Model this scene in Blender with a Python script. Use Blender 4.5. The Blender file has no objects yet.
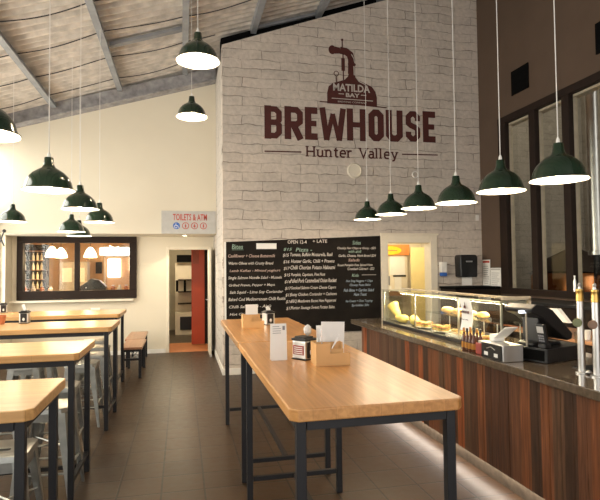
import bpy, bmesh, math, random
from mathutils import Vector, Matrix
random.seed(7)
PI = math.pi
SC = bpy.context.scene
COL = SC.collection
R = math.radians

# ------------------------------------------------------------------ camera, world, light, exposure
EYE = 1.62
cam_d = bpy.data.cameras.new('camera')
cam = bpy.data.objects.new('camera', cam_d)
COL.objects.link(cam)
cam_d.sensor_fit = 'HORIZONTAL'
cam_d.sensor_width = 36
cam_d.lens = 36 * 520 / 600
cam_d.clip_start = 0.05
cam_d.clip_end = 200
cam.matrix_world = (Matrix.Translation((0, 0, EYE)) @ Matrix.Rotation(R(-12.8), 4, 'Z')
                    @ Matrix.Rotation(R(92.06), 4, 'X') @ Matrix.Rotation(R(-0.6), 4, 'Z'))
SC.camera = cam

W = bpy.data.worlds.new('daylight')
SC.world = W
W.use_nodes = True
bg = W.node_tree.nodes['Background']
bg.inputs[0].default_value = (1.0, 0.96, 0.90, 1)
bg.inputs[1].default_value = 1.3

SC.view_settings.view_transform = 'Standard'
SC.view_settings.look = 'None'
SC.view_settings.gamma = 1
SC.view_settings.use_curve_mapping = False
SC.view_settings.exposure = 0.42
SC.cycles.transparent_max_bounces = 32

def area_light(name, loc, rot, sx, sy, power, color=(1, .95, .88)):
    l = bpy.data.lights.new(name, 'AREA')
    l.shape = 'RECTANGLE'; l.size = sx; l.size_y = sy; l.energy = power; l.color = color
    o = bpy.data.objects.new(name, l); COL.objects.link(o)
    o.location = loc; o.rotation_euler = rot
    o.visible_camera = True
    return o
# daylight pouring in through the glazed left side of the hall
area_light('window_daylight', (-3.6, 6.3, 2.5), (0, R(-90), 0), 3.6, 7.5, 430, (1, .95, .87))
LAMP_W = 14

# ------------------------------------------------------------------ materials
def nt(name):
    m = bpy.data.materials.new(name); m.use_nodes = True
    n = m.node_tree.nodes; l = m.node_tree.links
    return m, n, l, n['Principled BSDF']

def setb(b, rough=.5, metal=0, spec=None, coat=0, emis=None, es=0):
    b.inputs['Roughness'].default_value = rough
    b.inputs['Metallic'].default_value = metal
    if spec is not None: b.inputs['Specular IOR Level'].default_value = spec
    if coat: b.inputs['Coat Weight'].default_value = coat
    if emis: b.inputs['Emission Color'].default_value = (*emis, 1); b.inputs['Emission Strength'].default_value = es

def plain(name, c, rough=.5, metal=0, var=.12, scale=9, bump=0, **k):
    """colour with a gentle procedural mottling"""
    m, n, l, b = nt(name)
    setb(b, rough, metal, **k)
    tc = n.new('ShaderNodeTexCoord'); no = n.new('ShaderNodeTexNoise'); no.inputs['Scale'].default_value = scale
    no.inputs['Detail'].default_value = 4
    cr = n.new('ShaderNodeValToRGB')
    cr.color_ramp.elements[0].position = .3; cr.color_ramp.elements[1].position = .7
    cr.color_ramp.elements[0].color = (*[max(0, v * (1 - var)) for v in c], 1)
    cr.color_ramp.elements[1].color = (*[min(1, v * (1 + var)) for v in c], 1)
    l.new(tc.outputs['Object'], no.inputs['Vector']); l.new(no.outputs['Fac'], cr.inputs[0]); l.new(cr.outputs[0], b.inputs['Base Color'])
    if bump:
        bp = n.new('ShaderNodeBump'); bp.inputs['Strength'].default_value = bump; bp.inputs['Distance'].default_value = .01
        l.new(no.outputs['Fac'], bp.inputs['Height']); l.new(bp.outputs[0], b.inputs['Normal'])
    return m

def emit(name, c, s):
    m, n, l, b = nt(name)
    b.inputs['Base Color'].default_value = (*c, 1)
    setb(b, .5, emis=c, es=s)
    return m

def glass_mat(name, tint=(.97, .98, .96), refl=.06):
    m = bpy.data.materials.new(name); m.use_nodes = True
    n = m.node_tree.nodes; l = m.node_tree.links; n.clear()
    o = n.new('ShaderNodeOutputMaterial'); t = n.new('ShaderNodeBsdfTransparent'); g = n.new('ShaderNodeBsdfGlossy')
    t.inputs[0].default_value = (*tint, 1); g.inputs['Roughness'].default_value = .02
    fr = n.new('ShaderNodeLayerWeight'); fr.inputs[0].default_value = .5
    pw5 = n.new('ShaderNodeMath'); pw5.operation = 'POWER'; pw5.inputs[1].default_value = 5
    mx = n.new('ShaderNodeMixShader'); ad = n.new('ShaderNodeMath'); ad.operation = 'MULTIPLY_ADD'; ad.inputs[1].default_value = .9; ad.inputs[2].default_value = refl * .6
    ad.use_clamp = True
    l.new(fr.outputs['Facing'], pw5.inputs[0]); l.new(pw5.outputs[0], ad.inputs[0]); l.new(ad.outputs[0], mx.inputs[0]); l.new(t.outputs[0], mx.inputs[1]); l.new(g.outputs[0], mx.inputs[2])
    l.new(mx.outputs[0], o.inputs[0])
    return m

def wood_mat(name, c1, c2, plank=.09, plen=.9, rough=.3, grain=.25):
    """staves running along local X"""
    m, n, l, b = nt(name)
    setb(b, rough, 0, spec=.5)
    tc = n.new('ShaderNodeTexCoord')
    br = n.new('ShaderNodeTexBrick')
    br.inputs['Scale'].default_value = 1; br.inputs['Brick Width'].default_value = plen; br.inputs['Row Height'].default_value = plank
    br.inputs['Mortar Size'].default_value = .0006; br.inputs['Mortar Smooth'].default_value = .2
    br.inputs['Color1'].default_value = (*c1, 1); br.inputs['Color2'].default_value = (*c2, 1)
    br.inputs['Mortar'].default_value = (*[v * .6 for v in c2], 1)
    l.new(tc.outputs['Object'], br.inputs['Vector'])
    mp = n.new('ShaderNodeMapping'); mp.inputs['Scale'].default_value = (1.3, 26, 26)
    no = n.new('ShaderNodeTexNoise'); no.inputs['Scale'].default_value = 1.6; no.inputs['Detail'].default_value = 6; no.inputs['Distortion'].default_value = .6
    l.new(tc.outputs['Object'], mp.inputs[0]); l.new(mp.outputs[0], no.inputs['Vector'])
    cr = n.new('ShaderNodeValToRGB'); cr.color_ramp.elements[0].position = .32; cr.color_ramp.elements[1].position = .68
    g = 1 - grain
    cr.color_ramp.elements[0].color = (g, g * .93, g * .85, 1); cr.color_ramp.elements[1].color = (1, 1, 1, 1)
    l.new(no.outputs['Fac'], cr.inputs[0])
    mx = n.new('ShaderNodeMix'); mx.data_type = 'RGBA'; mx.blend_type = 'MULTIPLY'; mx.inputs[0].default_value = 1
    l.new(br.outputs['Color'], mx.inputs[6]); l.new(cr.outputs[0], mx.inputs[7]); l.new(mx.outputs[2], b.inputs['Base Color'])
    return m

def brick_mat(name, base, dark, horiz='X', row=.145, bw=.42, bump=.5, rough=.75):
    m, n, l, b = nt(name)
    setb(b, rough, 0, spec=.25)
    tc = n.new('ShaderNodeTexCoord'); sp = n.new('ShaderNodeSeparateXYZ'); cb = n.new('ShaderNodeCombineXYZ')
    l.new(tc.outputs['Object'], sp.inputs[0]); l.new(sp.outputs[horiz], cb.inputs[0]); l.new(sp.outputs['Z'], cb.inputs[1])
    no = n.new('ShaderNodeTexNoise'); no.inputs['Scale'].default_value = 4.5; no.inputs['Detail'].default_value = 3
    l.new(cb.outputs[0], no.inputs['Vector'])
    sb = n.new('ShaderNodeVectorMath'); sb.operation = 'SUBTRACT'; sb.inputs[1].default_value = (.5, .5, .5)
    sc = n.new('ShaderNodeVectorMath'); sc.operation = 'SCALE'; sc.inputs['Scale'].default_value = .085
    ad = n.new('ShaderNodeVectorMath'); ad.operation = 'ADD'
    l.new(no.outputs['Color'], sb.inputs[0]); l.new(sb.outputs[0], sc.inputs[0]); l.new(cb.outputs[0], ad.inputs[0]); l.new(sc.outputs[0], ad.inputs[1])
    br = n.new('ShaderNodeTexBrick'); br.inputs['Scale'].default_value = 1
    br.inputs['Brick Width'].default_value = bw; br.inputs['Row Height'].default_value = row
    br.inputs['Mortar Size'].default_value = .0055; br.inputs['Mortar Smooth'].default_value = .35; br.inputs['Bias'].default_value = 0
    br.inputs['Color1'].default_value = (*base, 1); br.inputs['Color2'].default_value = (*[v * .86 for v in base], 1)
    br.inputs['Mortar'].default_value = (*dark, 1)
    l.new(ad.outputs[0], br.inputs['Vector'])
    n2 = n.new('ShaderNodeTexNoise'); n2.inputs['Scale'].default_value = 16; n2.inputs['Detail'].default_value = 5
    l.new(cb.outputs[0], n2.inputs['Vector'])
    cr = n.new('ShaderNodeValToRGB'); cr.color_ramp.elements[0].position = .28; cr.color_ramp.elements[1].position = .6
    cr.color_ramp.elements[0].color = (.8, .8, .8, 1); cr.color_ramp.elements[1].color = (1, 1, 1, 1)
    l.new(n2.outputs['Fac'], cr.inputs[0])
    # the joints are partly filled with paint: break them up
    n3 = n.new('ShaderNodeTexNoise'); n3.inputs['Scale'].default_value = 2.6; n3.inputs['Detail'].default_value = 2
    l.new(cb.outputs[0], n3.inputs['Vector'])
    c3 = n.new('ShaderNodeValToRGB'); c3.color_ramp.elements[0].position = .38; c3.color_ramp.elements[1].position = .6
    l.new(n3.outputs['Fac'], c3.inputs[0])
    m0 = n.new('ShaderNodeMix'); m0.data_type = 'RGBA'; m0.inputs[6].default_value = (*base, 1)
    l.new(c3.outputs[0], m0.inputs[0]); l.new(br.outputs['Color'], m0.inputs[7])
    mx = n.new('ShaderNodeMix'); mx.data_type = 'RGBA'; mx.blend_type = 'MULTIPLY'; mx.inputs[0].default_value = .8
    l.new(m0.outputs[2], mx.inputs[6]); l.new(cr.outputs[0], mx.inputs[7]); l.new(mx.outputs[2], b.inputs['Base Color'])
    h = n.new('ShaderNodeMath'); h.operation = 'MULTIPLY_ADD'; h.inputs[1].default_value = -1.0
    hn = n.new('ShaderNodeMath'); hn.operation = 'MULTIPLY'; hn.inputs[1].default_value = .6
    l.new(n2.outputs['Fac'], hn.inputs[0]); l.new(br.outputs['Fac'], h.inputs[0]); l.new(hn.outputs[0], h.inputs[2])
    bp = n.new('ShaderNodeBump'); bp.inputs['Strength'].default_value = bump; bp.inputs['Distance'].default_value = .02
    l.new(h.outputs[0], bp.inputs['Height']); l.new(bp.outputs[0], b.inputs['Normal'])
    return m

def tile_mat(name):
    m, n, l, b = nt(name)
    setb(b, .35, 0, spec=.4)
    tc = n.new('ShaderNodeTexCoord'); mp = n.new('ShaderNodeMapping'); mp.inputs['Location'].default_value = (-.16, .06, 0)
    br = n.new('ShaderNodeTexBrick'); br.offset = 0; br.inputs['Scale'].default_value = 1
    br.inputs['Brick Width'].default_value = .31; br.inputs['Row Height'].default_value = .31
    br.inputs['Mortar Size'].default_value = .008; br.inputs['Mortar Smooth'].default_value = .3
    br.inputs['Color1'].default_value = (.062, .034, .016, 1); br.inputs['Color2'].default_value = (.048, .026, .012, 1)
    br.inputs['Mortar'].default_value = (.014, .009, .006, 1)
    l.new(tc.outputs['Object'], mp.inputs[0]); l.new(mp.outputs[0], br.inputs['Vector'])
    no = n.new('ShaderNodeTexNoise'); no.inputs['Scale'].default_value = 14; no.inputs['Detail'].default_value = 6
    l.new(tc.outputs['Object'], no.inputs['Vector'])
    cr = n.new('ShaderNodeValToRGB'); cr.color_ramp.elements[0].position = .3; cr.color_ramp.elements[1].position = .7
    cr.color_ramp.elements[0].color = (.75, .75, .75, 1); cr.color_ramp.elements[1].color = (1.1, 1.1, 1.1, 1)
    l.new(no.outputs['Fac'], cr.inputs[0])
    mx = n.new('ShaderNodeMix'); mx.data_type = 'RGBA'; mx.blend_type = 'MULTIPLY'; mx.inputs[0].default_value = 1
    l.new(br.outputs['Color'], mx.inputs[6]); l.new(cr.outputs[0], mx.inputs[7]); l.new(mx.outputs[2], b.inputs['Base Color'])
    bp = n.new('ShaderNodeBump'); bp.inputs['Strength'].default_value = .3; bp.inputs['Distance'].default_value = .004
    iv = n.new('ShaderNodeMath'); iv.operation = 'MULTIPLY_ADD'; iv.inputs[1].default_value = -1
    l.new(br.outputs['Fac'], iv.inputs[0]); l.new(no.outputs['Fac'], iv.inputs[2]); l.new(iv.outputs[0], bp.inputs['Height']); l.new(bp.outputs[0], b.inputs['Normal'])
    rr = n.new('ShaderNodeMapRange'); rr.inputs[3].default_value = .28; rr.inputs[4].default_value = .5
    l.new(no.outputs['Fac'], rr.inputs[0]); l.new(rr.outputs[0], b.inputs['Roughness'])
    return m

def board_mat(name):
    """reclaimed upright boards of many browns, one tint per 0.105 m along Y"""
    m, n, l, b = nt(name)
    setb(b, .42, 0, spec=.45)
    tc = n.new('ShaderNodeTexCoord'); sp = n.new('ShaderNodeSeparateXYZ'); l.new(tc.outputs['Object'], sp.inputs[0])
    dv = n.new('ShaderNodeMath'); dv.operation = 'DIVIDE'; dv.inputs[1].default_value = .105
    fl = n.new('ShaderNodeMath'); fl.operation = 'FLOOR'
    wn = n.new('ShaderNodeTexWhiteNoise'); wn.noise_dimensions = '1D'
    l.new(sp.outputs['Y'], dv.inputs[0]); l.new(dv.outputs[0], fl.inputs[0]); l.new(fl.outputs[0], wn.inputs['W'])
    cr = n.new('ShaderNodeValToRGB'); e = cr.color_ramp.elements
    e[0].position = 0; e[0].color = (.10, .038, .018, 1); e[1].position = 1; e[1].color = (.23, .105, .046, 1)
    for p, c in ((.2, (.17, .066, .030)), (.38, (.075, .034, .018)), (.52, (.24, .082, .030)), (.66, (.36, .095, .026)), (.8, (.14, .068, .034))):
        k = e.new(p); k.color = (*c, 1)
    cr.color_ramp.interpolation = 'CONSTANT'
    l.new(wn.outputs['Value'], cr.inputs[0])
    mp = n.new('ShaderNodeMapping'); mp.inputs['Scale'].default_value = (30, 30, 1.6)
    no = n.new('ShaderNodeTexNoise'); no.inputs['Scale'].default_value = 1.5; no.inputs['Detail'].default_value = 7; no.inputs['Distortion'].default_value = .8
    l.new(tc.outputs['Object'], mp.inputs[0]); l.new(mp.outputs[0], no.inputs['Vector'])
    c2 = n.new('ShaderNodeValToRGB'); c2.color_ramp.elements[0].position = .3; c2.color_ramp.elements[1].position = .7
    c2.color_ramp.elements[0].color = (.42, .4, .38, 1); c2.color_ramp.elements[1].color = (1.25, 1.25, 1.25, 1)
    l.new(no.outputs['Fac'], c2.inputs[0])
    mx = n.new('ShaderNodeMix'); mx.data_type = 'RGBA'; mx.blend_type = 'MULTIPLY'; mx.inputs[0].default_value = 1
    l.new(cr.outputs[0], mx.inputs[6]); l.new(c2.outputs[0], mx.inputs[7]); l.new(mx.outputs[2], b.inputs['Base Color'])
    return m

M = {}
M['wood'] = wood_mat('varnished_pine', (.70, .36, .13), (.60, .29, .095), .095, 1.2)
M['wood_pale'] = wood_mat('pale_pine', (.74, .45, .19), (.66, .38, .15), .11, 1.4)
M['bench_wood'] = wood_mat('bench_boards', (.48, .26, .15), (.40, .21, .12), .11, 3)
M['caddy_wood'] = plain('caddy_pine', (.72, .42, .17), .45, scale=4)
M['black_steel'] = plain('black_steel', (.016, .016, .019), .45, .2)
M['galv'] = plain('galvanised_steel', (.40, .41, .39), .32, .85, var=.15, scale=14)
M['steel'] = plain('brushed_steel', (.72, .71, .69), .32, 1.0, var=.05)
M['cream'] = plain('cream_plaster', (.74, .675, .55), .8, var=.02, scale=2)
M['cream_trim'] = plain('cream_trim', (.80, .73, .60), .5, var=.03)
M['white_trim'] = plain('white_trim', (.82, .80, .76), .5, var=.03)
M['brick'] = brick_mat('painted_brick', (.66, .585, .515), (.25, .21, .175), row=.15, bw=.62, bump=.7)
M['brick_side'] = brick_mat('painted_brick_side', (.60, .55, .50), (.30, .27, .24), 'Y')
M['tile'] = tile_mat('brown_floor_tile')
M['boards'] = board_mat('reclaimed_boards')
M['stone'] = plain('bar_top_stone', (.12, .088, .06), .13, 0, var=.25, scale=30, coat=.5)
M['plinth'] = plain('plinth_stone', (.09, .07, .05), .6, var=.3, scale=20)
M['brown_wall'] = plain('brown_plaster', (.10, .064, .043), .85, var=.06, scale=3)
M['frame'] = plain('dark_frame', (.018, .010, .007), .6, spec=.2)
M['mull_light'] = plain('window_reveal', (.42, .36, .27), .6)
M['black'] = plain('black_plastic', (.012, .012, .013), .35)
M['matte_black'] = plain('matte_black', (.005, .005, .005), .95, spec=.05)
M['foil'] = plain('foil_insulation', (.68, .63, .57), .5, .15, var=.22, scale=6, bump=.3)
M['purlin'] = plain('galvanised_purlin', (.30, .31, .33), .55, .3, var=.15, scale=5)
M['beam'] = plain('grey_beam', (.33, .32, .33), .7, .1, var=.3, scale=9)
M['green'] = plain('green_enamel', (.010, .030, .016), .16, 0, var=.1, coat=.5)
M['enamel'] = plain('white_enamel', (.88, .86, .80), .35, var=.02)
M['bulb'] = emit('warm_bulb', (1, .86, .62), 14)
M['cord'] = plain('white_cord', (.75, .73, .70), .6)
M['ink'] = plain('maroon_paint', (.075, .013, .009), .7, var=.15, scale=20)
M['brick_paint'] = plain('wall_paint', (.56, .50, .45), .75, var=.05)
M['slate'] = plain('chalkboard_black', (.014, .011, .009), .85, var=.35, scale=3, spec=.2)
M['chalk'] = plain('chalk_white', (.70, .64, .58), .9, var=.2, scale=40)
M['chalk_pink'] = plain('chalk_pink', (.55, .40, .34), .9, var=.2, scale=40)
M['chalk_blue'] = plain('chalk_blue', (.34, .42, .50), .9, var=.2, scale=40)
M['chalk_green'] = plain('chalk_green', (.30, .42, .34), .9, var=.2, scale=40)
M['paper'] = plain('white_paper', (.88, .87, .84), .6, var=.02)
M['print'] = plain('grey_print', (.25, .25, .27), .8)
M['redprint'] = plain('red_print', (.5, .07, .05), .8)
M['glass'] = glass_mat('clear_glass')
M['case_glass'] = glass_mat('case_glass', (.93, .95, .92), .09)
M['orange_door'] = plain('orange_red_paint', (.52, .07, .02), .4, var=.08, scale=3)
M['orange_floor'] = plain('terracotta_floor', (.55, .20, .07), .5, var=.1)
M['sign_face'] = plain('sign_face', (.50, .49, .47), .6, var=.06, scale=12)
M['blue'] = plain('blue_plastic', (.04, .14, .5), .4)
M['copper'] = plain('copper', (.75, .30, .11), .22, 1.0, var=.15, scale=6)
M['brass'] = plain('brass', (.62, .40, .12), .28, 1.0)
M['yellow'] = plain('yellow_sign', (.9, .6, .03), .5)
M['bread'] = plain('toasted_bread', (.72, .46, .17), .7, var=.3, scale=30, bump=.4)
M['wrap'] = plain('yellow_wrap', (.85, .66, .20), .6, var=.15, scale=14)
M['leaf'] = plain('lettuce', (.25, .38, .08), .6, var=.3, scale=20)
M['meat'] = plain('filling', (.42, .14, .07), .6, var=.3, scale=20)
M['terracotta'] = plain('terracotta', (.50, .17, .07), .7)
M['ceramic'] = plain('white_ceramic', (.82, .80, .76), .2)
M['sauce'] = plain('dark_sauce', (.10, .03, .015), .15)
M['mustard'] = plain('amber_sauce', (.45, .20, .04), .2)
M['brew_wall'] = brick_mat('brewery_wall', (.34, .31, .27), (.18, .16, .14), 'X', bump=.2)
M['brew_wall_y'] = brick_mat('brewery_wall_side', (.34, .31, .27), (.18, .16, .14), 'Y', bump=.2)
M['warm_wall'] = plain('warm_room_wall', (.66, .42, .22), .8, var=.05)
M['hall_wall'] = plain('corridor_wall', (.52, .47, .36), .8, var=.04)
M['concrete'] = plain('concrete', (.2, .18, .16), .7)
M['badge_green'] = plain('badge_green', (.20, .22, .10), .4)
M['badge_brown'] = plain('badge_brown', (.22, .12, .07), .4)
M['jar_red'] = plain('red_label', (.35, .06, .05), .5)
M['daylit_glass'] = emit('daylit_pane', (1, .97, .92), 3.0)
M['lit_shade'] = emit('lit_white_shade', (1, .85, .6), 5.0)
M['led'] = emit('led_strip', (1, .84, .68), 6)
M['screen'] = emit('lit_display', (.85, .9, 1), .9)

# ------------------------------------------------------------------ mesh helpers
class MB:
    def __init__(s): s.bm = bmesh.new()
    def box(s, x0, x1, y0, y1, z0, z1, mat=None):
        v = [s.bm.verts.new(p) for p in ((x0, y0, z0), (x1, y0, z0), (x1, y1, z0), (x0, y1, z0), (x0, y0, z1), (x1, y0, z1), (x1, y1, z1), (x0, y1, z1))]
        for f in ((0, 3, 2, 1), (4, 5, 6, 7), (0, 1, 5, 4), (1, 2, 6, 5), (2, 3, 7, 6), (3, 0, 4, 7)): s.bm.faces.new([v[i] for i in f])
        if mat is not None:
            for q in v: q.co = mat @ q.co
        return s
    def hexa(s, a, b):
        """two quads of 4 points joined"""
        v = [s.bm.verts.new(p) for p in list(a) + list(b)]
        for f in ((3, 2, 1, 0), (4, 5, 6, 7), (0, 1, 5, 4), (1, 2, 6, 5), (2, 3, 7, 6), (3, 0, 4, 7)): s.bm.faces.new([v[i] for i in f])
        return s
    def tube(s, pts, r, seg=10, cap=True):
        pts = [Vector(p) for p in pts]
        rs = r if isinstance(r, (list, tuple)) else [r] * len(pts)
        rings = []
        up = None
        for i, p in enumerate(pts):
            d = (pts[min(i + 1, len(pts) - 1)] - pts[max(i - 1, 0)]).normalized()
            if up is None:
                up = Vector((0, 0, 1)) if abs(d.z) < .9 else Vector((1, 0, 0))
            u = d.cross(up).normalized(); w = u.cross(d).normalized(); up = w
            rings.append([s.bm.verts.new(p + (u * math.cos(2 * PI * k / seg) + w * math.sin(2 * PI * k / seg)) * rs[i]) for k in range(seg)])
        for a, b in zip(rings, rings[1:]):
            for k in range(seg): s.bm.faces.new((a[k], a[(k + 1) % seg], b[(k + 1) % seg], b[k]))
        if cap:
            s.bm.faces.new(list(reversed(rings[0]))); s.bm.faces.new(rings[-1])
        return s
    def lathe(s, prof, c=(0, 0, 0), seg=24, capb=False, capt=False):
        c = Vector(c); rings = []
        for r, z in prof:
            if r < 1e-5: rings.append([s.bm.verts.new(c + Vector((0, 0, z)))])
            else: rings.append([s.bm.verts.new(c + Vector((r * math.cos(2 * PI * k / seg), r * math.sin(2 * PI * k / seg), z))) for k in range(seg)])
        for a, b in zip(rings, rings[1:]):
            for k in range(seg):
                if len(a) == 1 and len(b) > 1: s.bm.faces.new((a[0], b[(k + 1) % seg], b[k]))
                elif len(b) == 1 and len(a) > 1: s.bm.faces.new((a[k], a[(k + 1) % seg], b[0]))
                elif len(a) > 1: s.bm.faces.new((a[k], a[(k + 1) % seg], b[(k + 1) % seg], b[k]))
        if capb and len(rings[0]) > 1: s.bm.faces.new(list(reversed(rings[0])))
        if capt and len(rings[-1]) > 1: s.bm.faces.new(rings[-1])
        return s
    def prism(s, poly, axis, a, b):
        """poly in the plane across axis: axis y -> (x,z); axis x -> (y,z); axis z -> (x,y)"""
        def P(p, t): return {'y': (p[0], t, p[1]), 'x': (t, p[0], p[1]), 'z': (p[0], p[1], t)}[axis]
        A = [s.bm.verts.new(P(p, a)) for p in poly]; B = [s.bm.verts.new(P(p, b)) for p in poly]
        n = len(poly)
        s.bm.faces.new(A); s.bm.faces.new(list(reversed(B)))
        for i in range(n): s.bm.faces.new((A[i], B[i], B[(i + 1) % n], A[(i + 1) % n]))
        return s
    def blob(s, c, rx, ry, rz, jit=0, sub=2):
        r = bmesh.ops.create_icosphere(s.bm, subdivisions=sub, radius=1)
        for v in r['verts']:
            k = 1 + random.uniform(-jit, jit)
            v.co = Vector((v.co.x * rx * k, v.co.y * ry * k, v.co.z * rz * k)) + Vector(c)
        return s
    def build(s, name, mat, parent=None, bevel=0, smooth=False, loc=None, seg=2):
        bmesh.ops.recalc_face_normals(s.bm, faces=s.bm.faces[:])
        me = bpy.data.meshes.new(name); s.bm.to_mesh(me); s.bm.free()
        me.materials.append(mat)
        if smooth:
            for p in me.polygons: p.use_smooth = True
            me.set_sharp_from_angle(angle=R(38))
        o = bpy.data.objects.new(name, me); COL.objects.link(o)
        if parent: o.parent = parent
        if loc: o.location = loc
        if bevel:
            b = o.modifiers.new('bevel', 'BEVEL'); b.width = bevel; b.segments = seg; b.limit_method = 'ANGLE'; b.angle_limit = R(40)
        return o

def tag(o, label=None, cat=None, group=None, kind=None):
    if label: o['label'] = label
    if cat: o['category'] = cat
    if group: o['group'] = group
    if kind: o['kind'] = kind
    return o
def empty(name, loc, rz=0, label=None, cat=None, group=None):
    o = bpy.data.objects.new(name, None); COL.objects.link(o); o.location = loc; o.rotation_euler = (0, 0, rz)
    o.empty_display_size = .05
    return tag(o, label, cat, group)
def struct(o): o['kind'] = 'structure'; return o
def copy_tree(o, parent=None):
    c = o.copy(); COL.objects.link(c); c.parent = parent
    for ch in list(o.children): copy_tree(ch, c)
    return c
def copy_thing(o, loc, rz, label, group=None):
    c = copy_tree(o); c.location = loc; c.rotation_euler = (0, 0, rz); c['label'] = label
    if group: c['group'] = group
    return c

def text_mesh(txt, size, offset=0, shear=0, space=1.0, ext=.0006, align='LEFT'):
    cu = bpy.data.curves.new('lettering', 'FONT'); cu.body = txt; cu.size = size; cu.offset = offset; cu.shear = shear
    cu.space_character = space; cu.extrude = ext; cu.resolution_u = 2; cu.align_x = align
    o = bpy.data.objects.new('lettering', cu); COL.objects.link(o)
    dg = bpy.context.evaluated_depsgraph_get(); dg.update()
    me = bpy.data.meshes.new_from_object(o.evaluated_get(dg))
    bpy.data.objects.remove(o); bpy.data.curves.remove(cu)
    return me
def text_on(txt, size, mat, parent, loc, name='lettering', width=None, facing='-Y', height=None, **k):
    """standing text; facing -Y reads along +X, facing -X reads along -Y"""
    me = text_mesh(txt, size, **k); me.materials.clear(); me.materials.append(mat)
    xs = [v.co.x for v in me.vertices]; ys = [v.co.y for v in me.vertices]
    if xs:
        x0, x1, y0 = min(xs), max(xs), min(ys)
        s = (width / (x1 - x0)) if width else 1
        t = (height / (max(ys) - y0)) if height else 1
        for v in me.vertices: v.co.x = (v.co.x - x0) * s; v.co.y *= t
    o = bpy.data.objects.new(name, me); COL.objects.link(o); o.parent = parent; o.location = loc
    o.rotation_euler = (PI / 2, 0, 0) if facing == '-Y' else (PI / 2, 0, -PI / 2)
    return o
SK = 0
def stroke(mb, pts, w, y, d=.003, closed=False):
    """thick mitred line in the XZ plane, drawn at depth y, standing d proud towards -Y"""
    P = [Vector((p[0], p[1])) for p in pts]; n = len(P)
    global SK
    SK = (SK + 1) % 6; d = d + SK * .0002
    L, Rr = [], []
    for i in range(n):
        a = P[i - 1] if (closed or i > 0) else None; c = P[(i + 1) % n] if (closed or i < n - 1) else None
        d1 = (P[i] - a).normalized() if a is not None else None; d2 = (c - P[i]).normalized() if c is not None else None
        if d1 is None: nn = Vector((-d2.y, d2.x)); k = 1
        elif d2 is None: nn = Vector((-d1.y, d1.x)); k = 1
        else:
            n1 = Vector((-d1.y, d1.x)); n2 = Vector((-d2.y, d2.x)); nn = (n1 + n2)
            nn = nn.normalized() if nn.length > 1e-4 else n1
            k = 1 / max(.45, nn.dot(n1))
        L.append(P[i] + nn * w * .5 * k); Rr.append(P[i] - nn * w * .5 * k)
    m = n if closed else n - 1
    for i in range(m):
        j = (i + 1) % n
        q = [L[i], L[j], Rr[j], Rr[i]]
        mb.hexa([(p.x, y - d, p.y) for p in q], [(p.x, y, p.y) for p in q])

# ================================================================== THE SETTING
BRX0, BRX1, BRY = .62, 5.08, 8.10        # painted brick wall
REC_Y, UP_Y, SOF = 10.6, 9.7, 2.275       # recess wall, upper wall face, soffit height
XL, XR = -3.08, 5.08
def roof_z(x): return 5.12 + .33 * x

b = MB(); b.box(-3.3, 9.6, -2.5, 10.72, -.1, 0); struct(b.build('floor', M['tile']))
# roof sheeting, corrugated across the slope
b = MB()
ys = []; y = -2.5
while y < 12.0: ys.append(y); y += .036
rows = []
for i, yy in enumerate(ys):
    dz = (.024 if i % 4 in (0, 1) else -.024) + .012 * math.sin(yy * 4.2)
    rows.append([b.bm.verts.new((x, yy, roof_z(x) + .12 + dz)) for x in (-3.4, -2.6, -1.6, -.5, .6, 1.7, 2.8, 4, 5.3, 9.6)])
for a, c in zip(rows, rows[1:]):
    for k in range(9): b.bm.faces.new((a[k], a[k + 1], c[k + 1], c[k]))
struct(b.build('ceiling', M['foil'], smooth=True))

# brick wall with the kitchen doorway
KX0, KX1, KZ = 3.325, 4.10, 2.04
def btop(x): return 4.92 + .365 * x
b = MB()
b.prism([(BRX0, 0), (KX0, 0), (KX0, btop(KX0)), (BRX0, btop(BRX0))], 'y', BRY, BRY + .2)
b.prism([(KX1, 0), (BRX1, 0), (BRX1, btop(BRX1)), (KX1, btop(KX1))], 'y', BRY, BRY + .2)
b.prism([(KX0, KZ), (KX1, KZ), (KX1, btop(KX1)), (KX0, btop(KX0))], 'y', BRY, BRY + .2)
struct(b.build('wall_brick', M['brick']))
b = MB(); b.box(BRX0, BRX0 + .15, BRY + .2, REC_Y, 0, 5.12); struct(b.build('wall_side', M['brick_side']))
b = MB(); b.box(BRX0 - .0, KX0 - .12, BRY - .018, BRY, 0, .1); b.box(KX1 + .12, BRX1, BRY - .018, BRY, 0, .1); struct(b.build('baseboard_brick', M['white_trim'], bevel=.004))
b = MB(); b.box(BRX0 - .018, BRX0, BRY - .018, REC_Y, 0, .1); struct(b.build('baseboard_side', M['white_trim'], bevel=.004))
# recess wall with window 1 and the corridor door
WX0, WX1, WZ0, WZ1 = -2.98, -.86, 1.09, 2.285
DX0, DX1, DZ = -.255, .515, 2.03
b = MB()
b.box(XL, WX0, REC_Y, REC_Y + .12, 0, 2.4); b.box(WX0, WX1, REC_Y, REC_Y + .12, 0, WZ0)
b.box(WX0, WX1, REC_Y, REC_Y + .12, WZ1, 2.4)
b.box(WX1, DX0, REC_Y, REC_Y + .12, 0, 2.4); b.box(DX0, DX1, REC_Y, REC_Y + .12, DZ, 2.4); b.box(DX1, BRX0, REC_Y, REC_Y + .12, 0, 2.4)
struct(b.build('wall_back', M['cream']))
b = MB(); b.prism([(XL, SOF), (BRX0, SOF), (BRX0, 5.4), (XL, 4.2)], 'y', UP_Y, REC_Y + .12); struct(b.build('wall_upper', M['cream']))
b = MB(); b.box(XL, DX0 - .06, REC_Y - .014, REC_Y, 0, .08); struct(b.build('baseboard_back', M['white_trim']))
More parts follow.
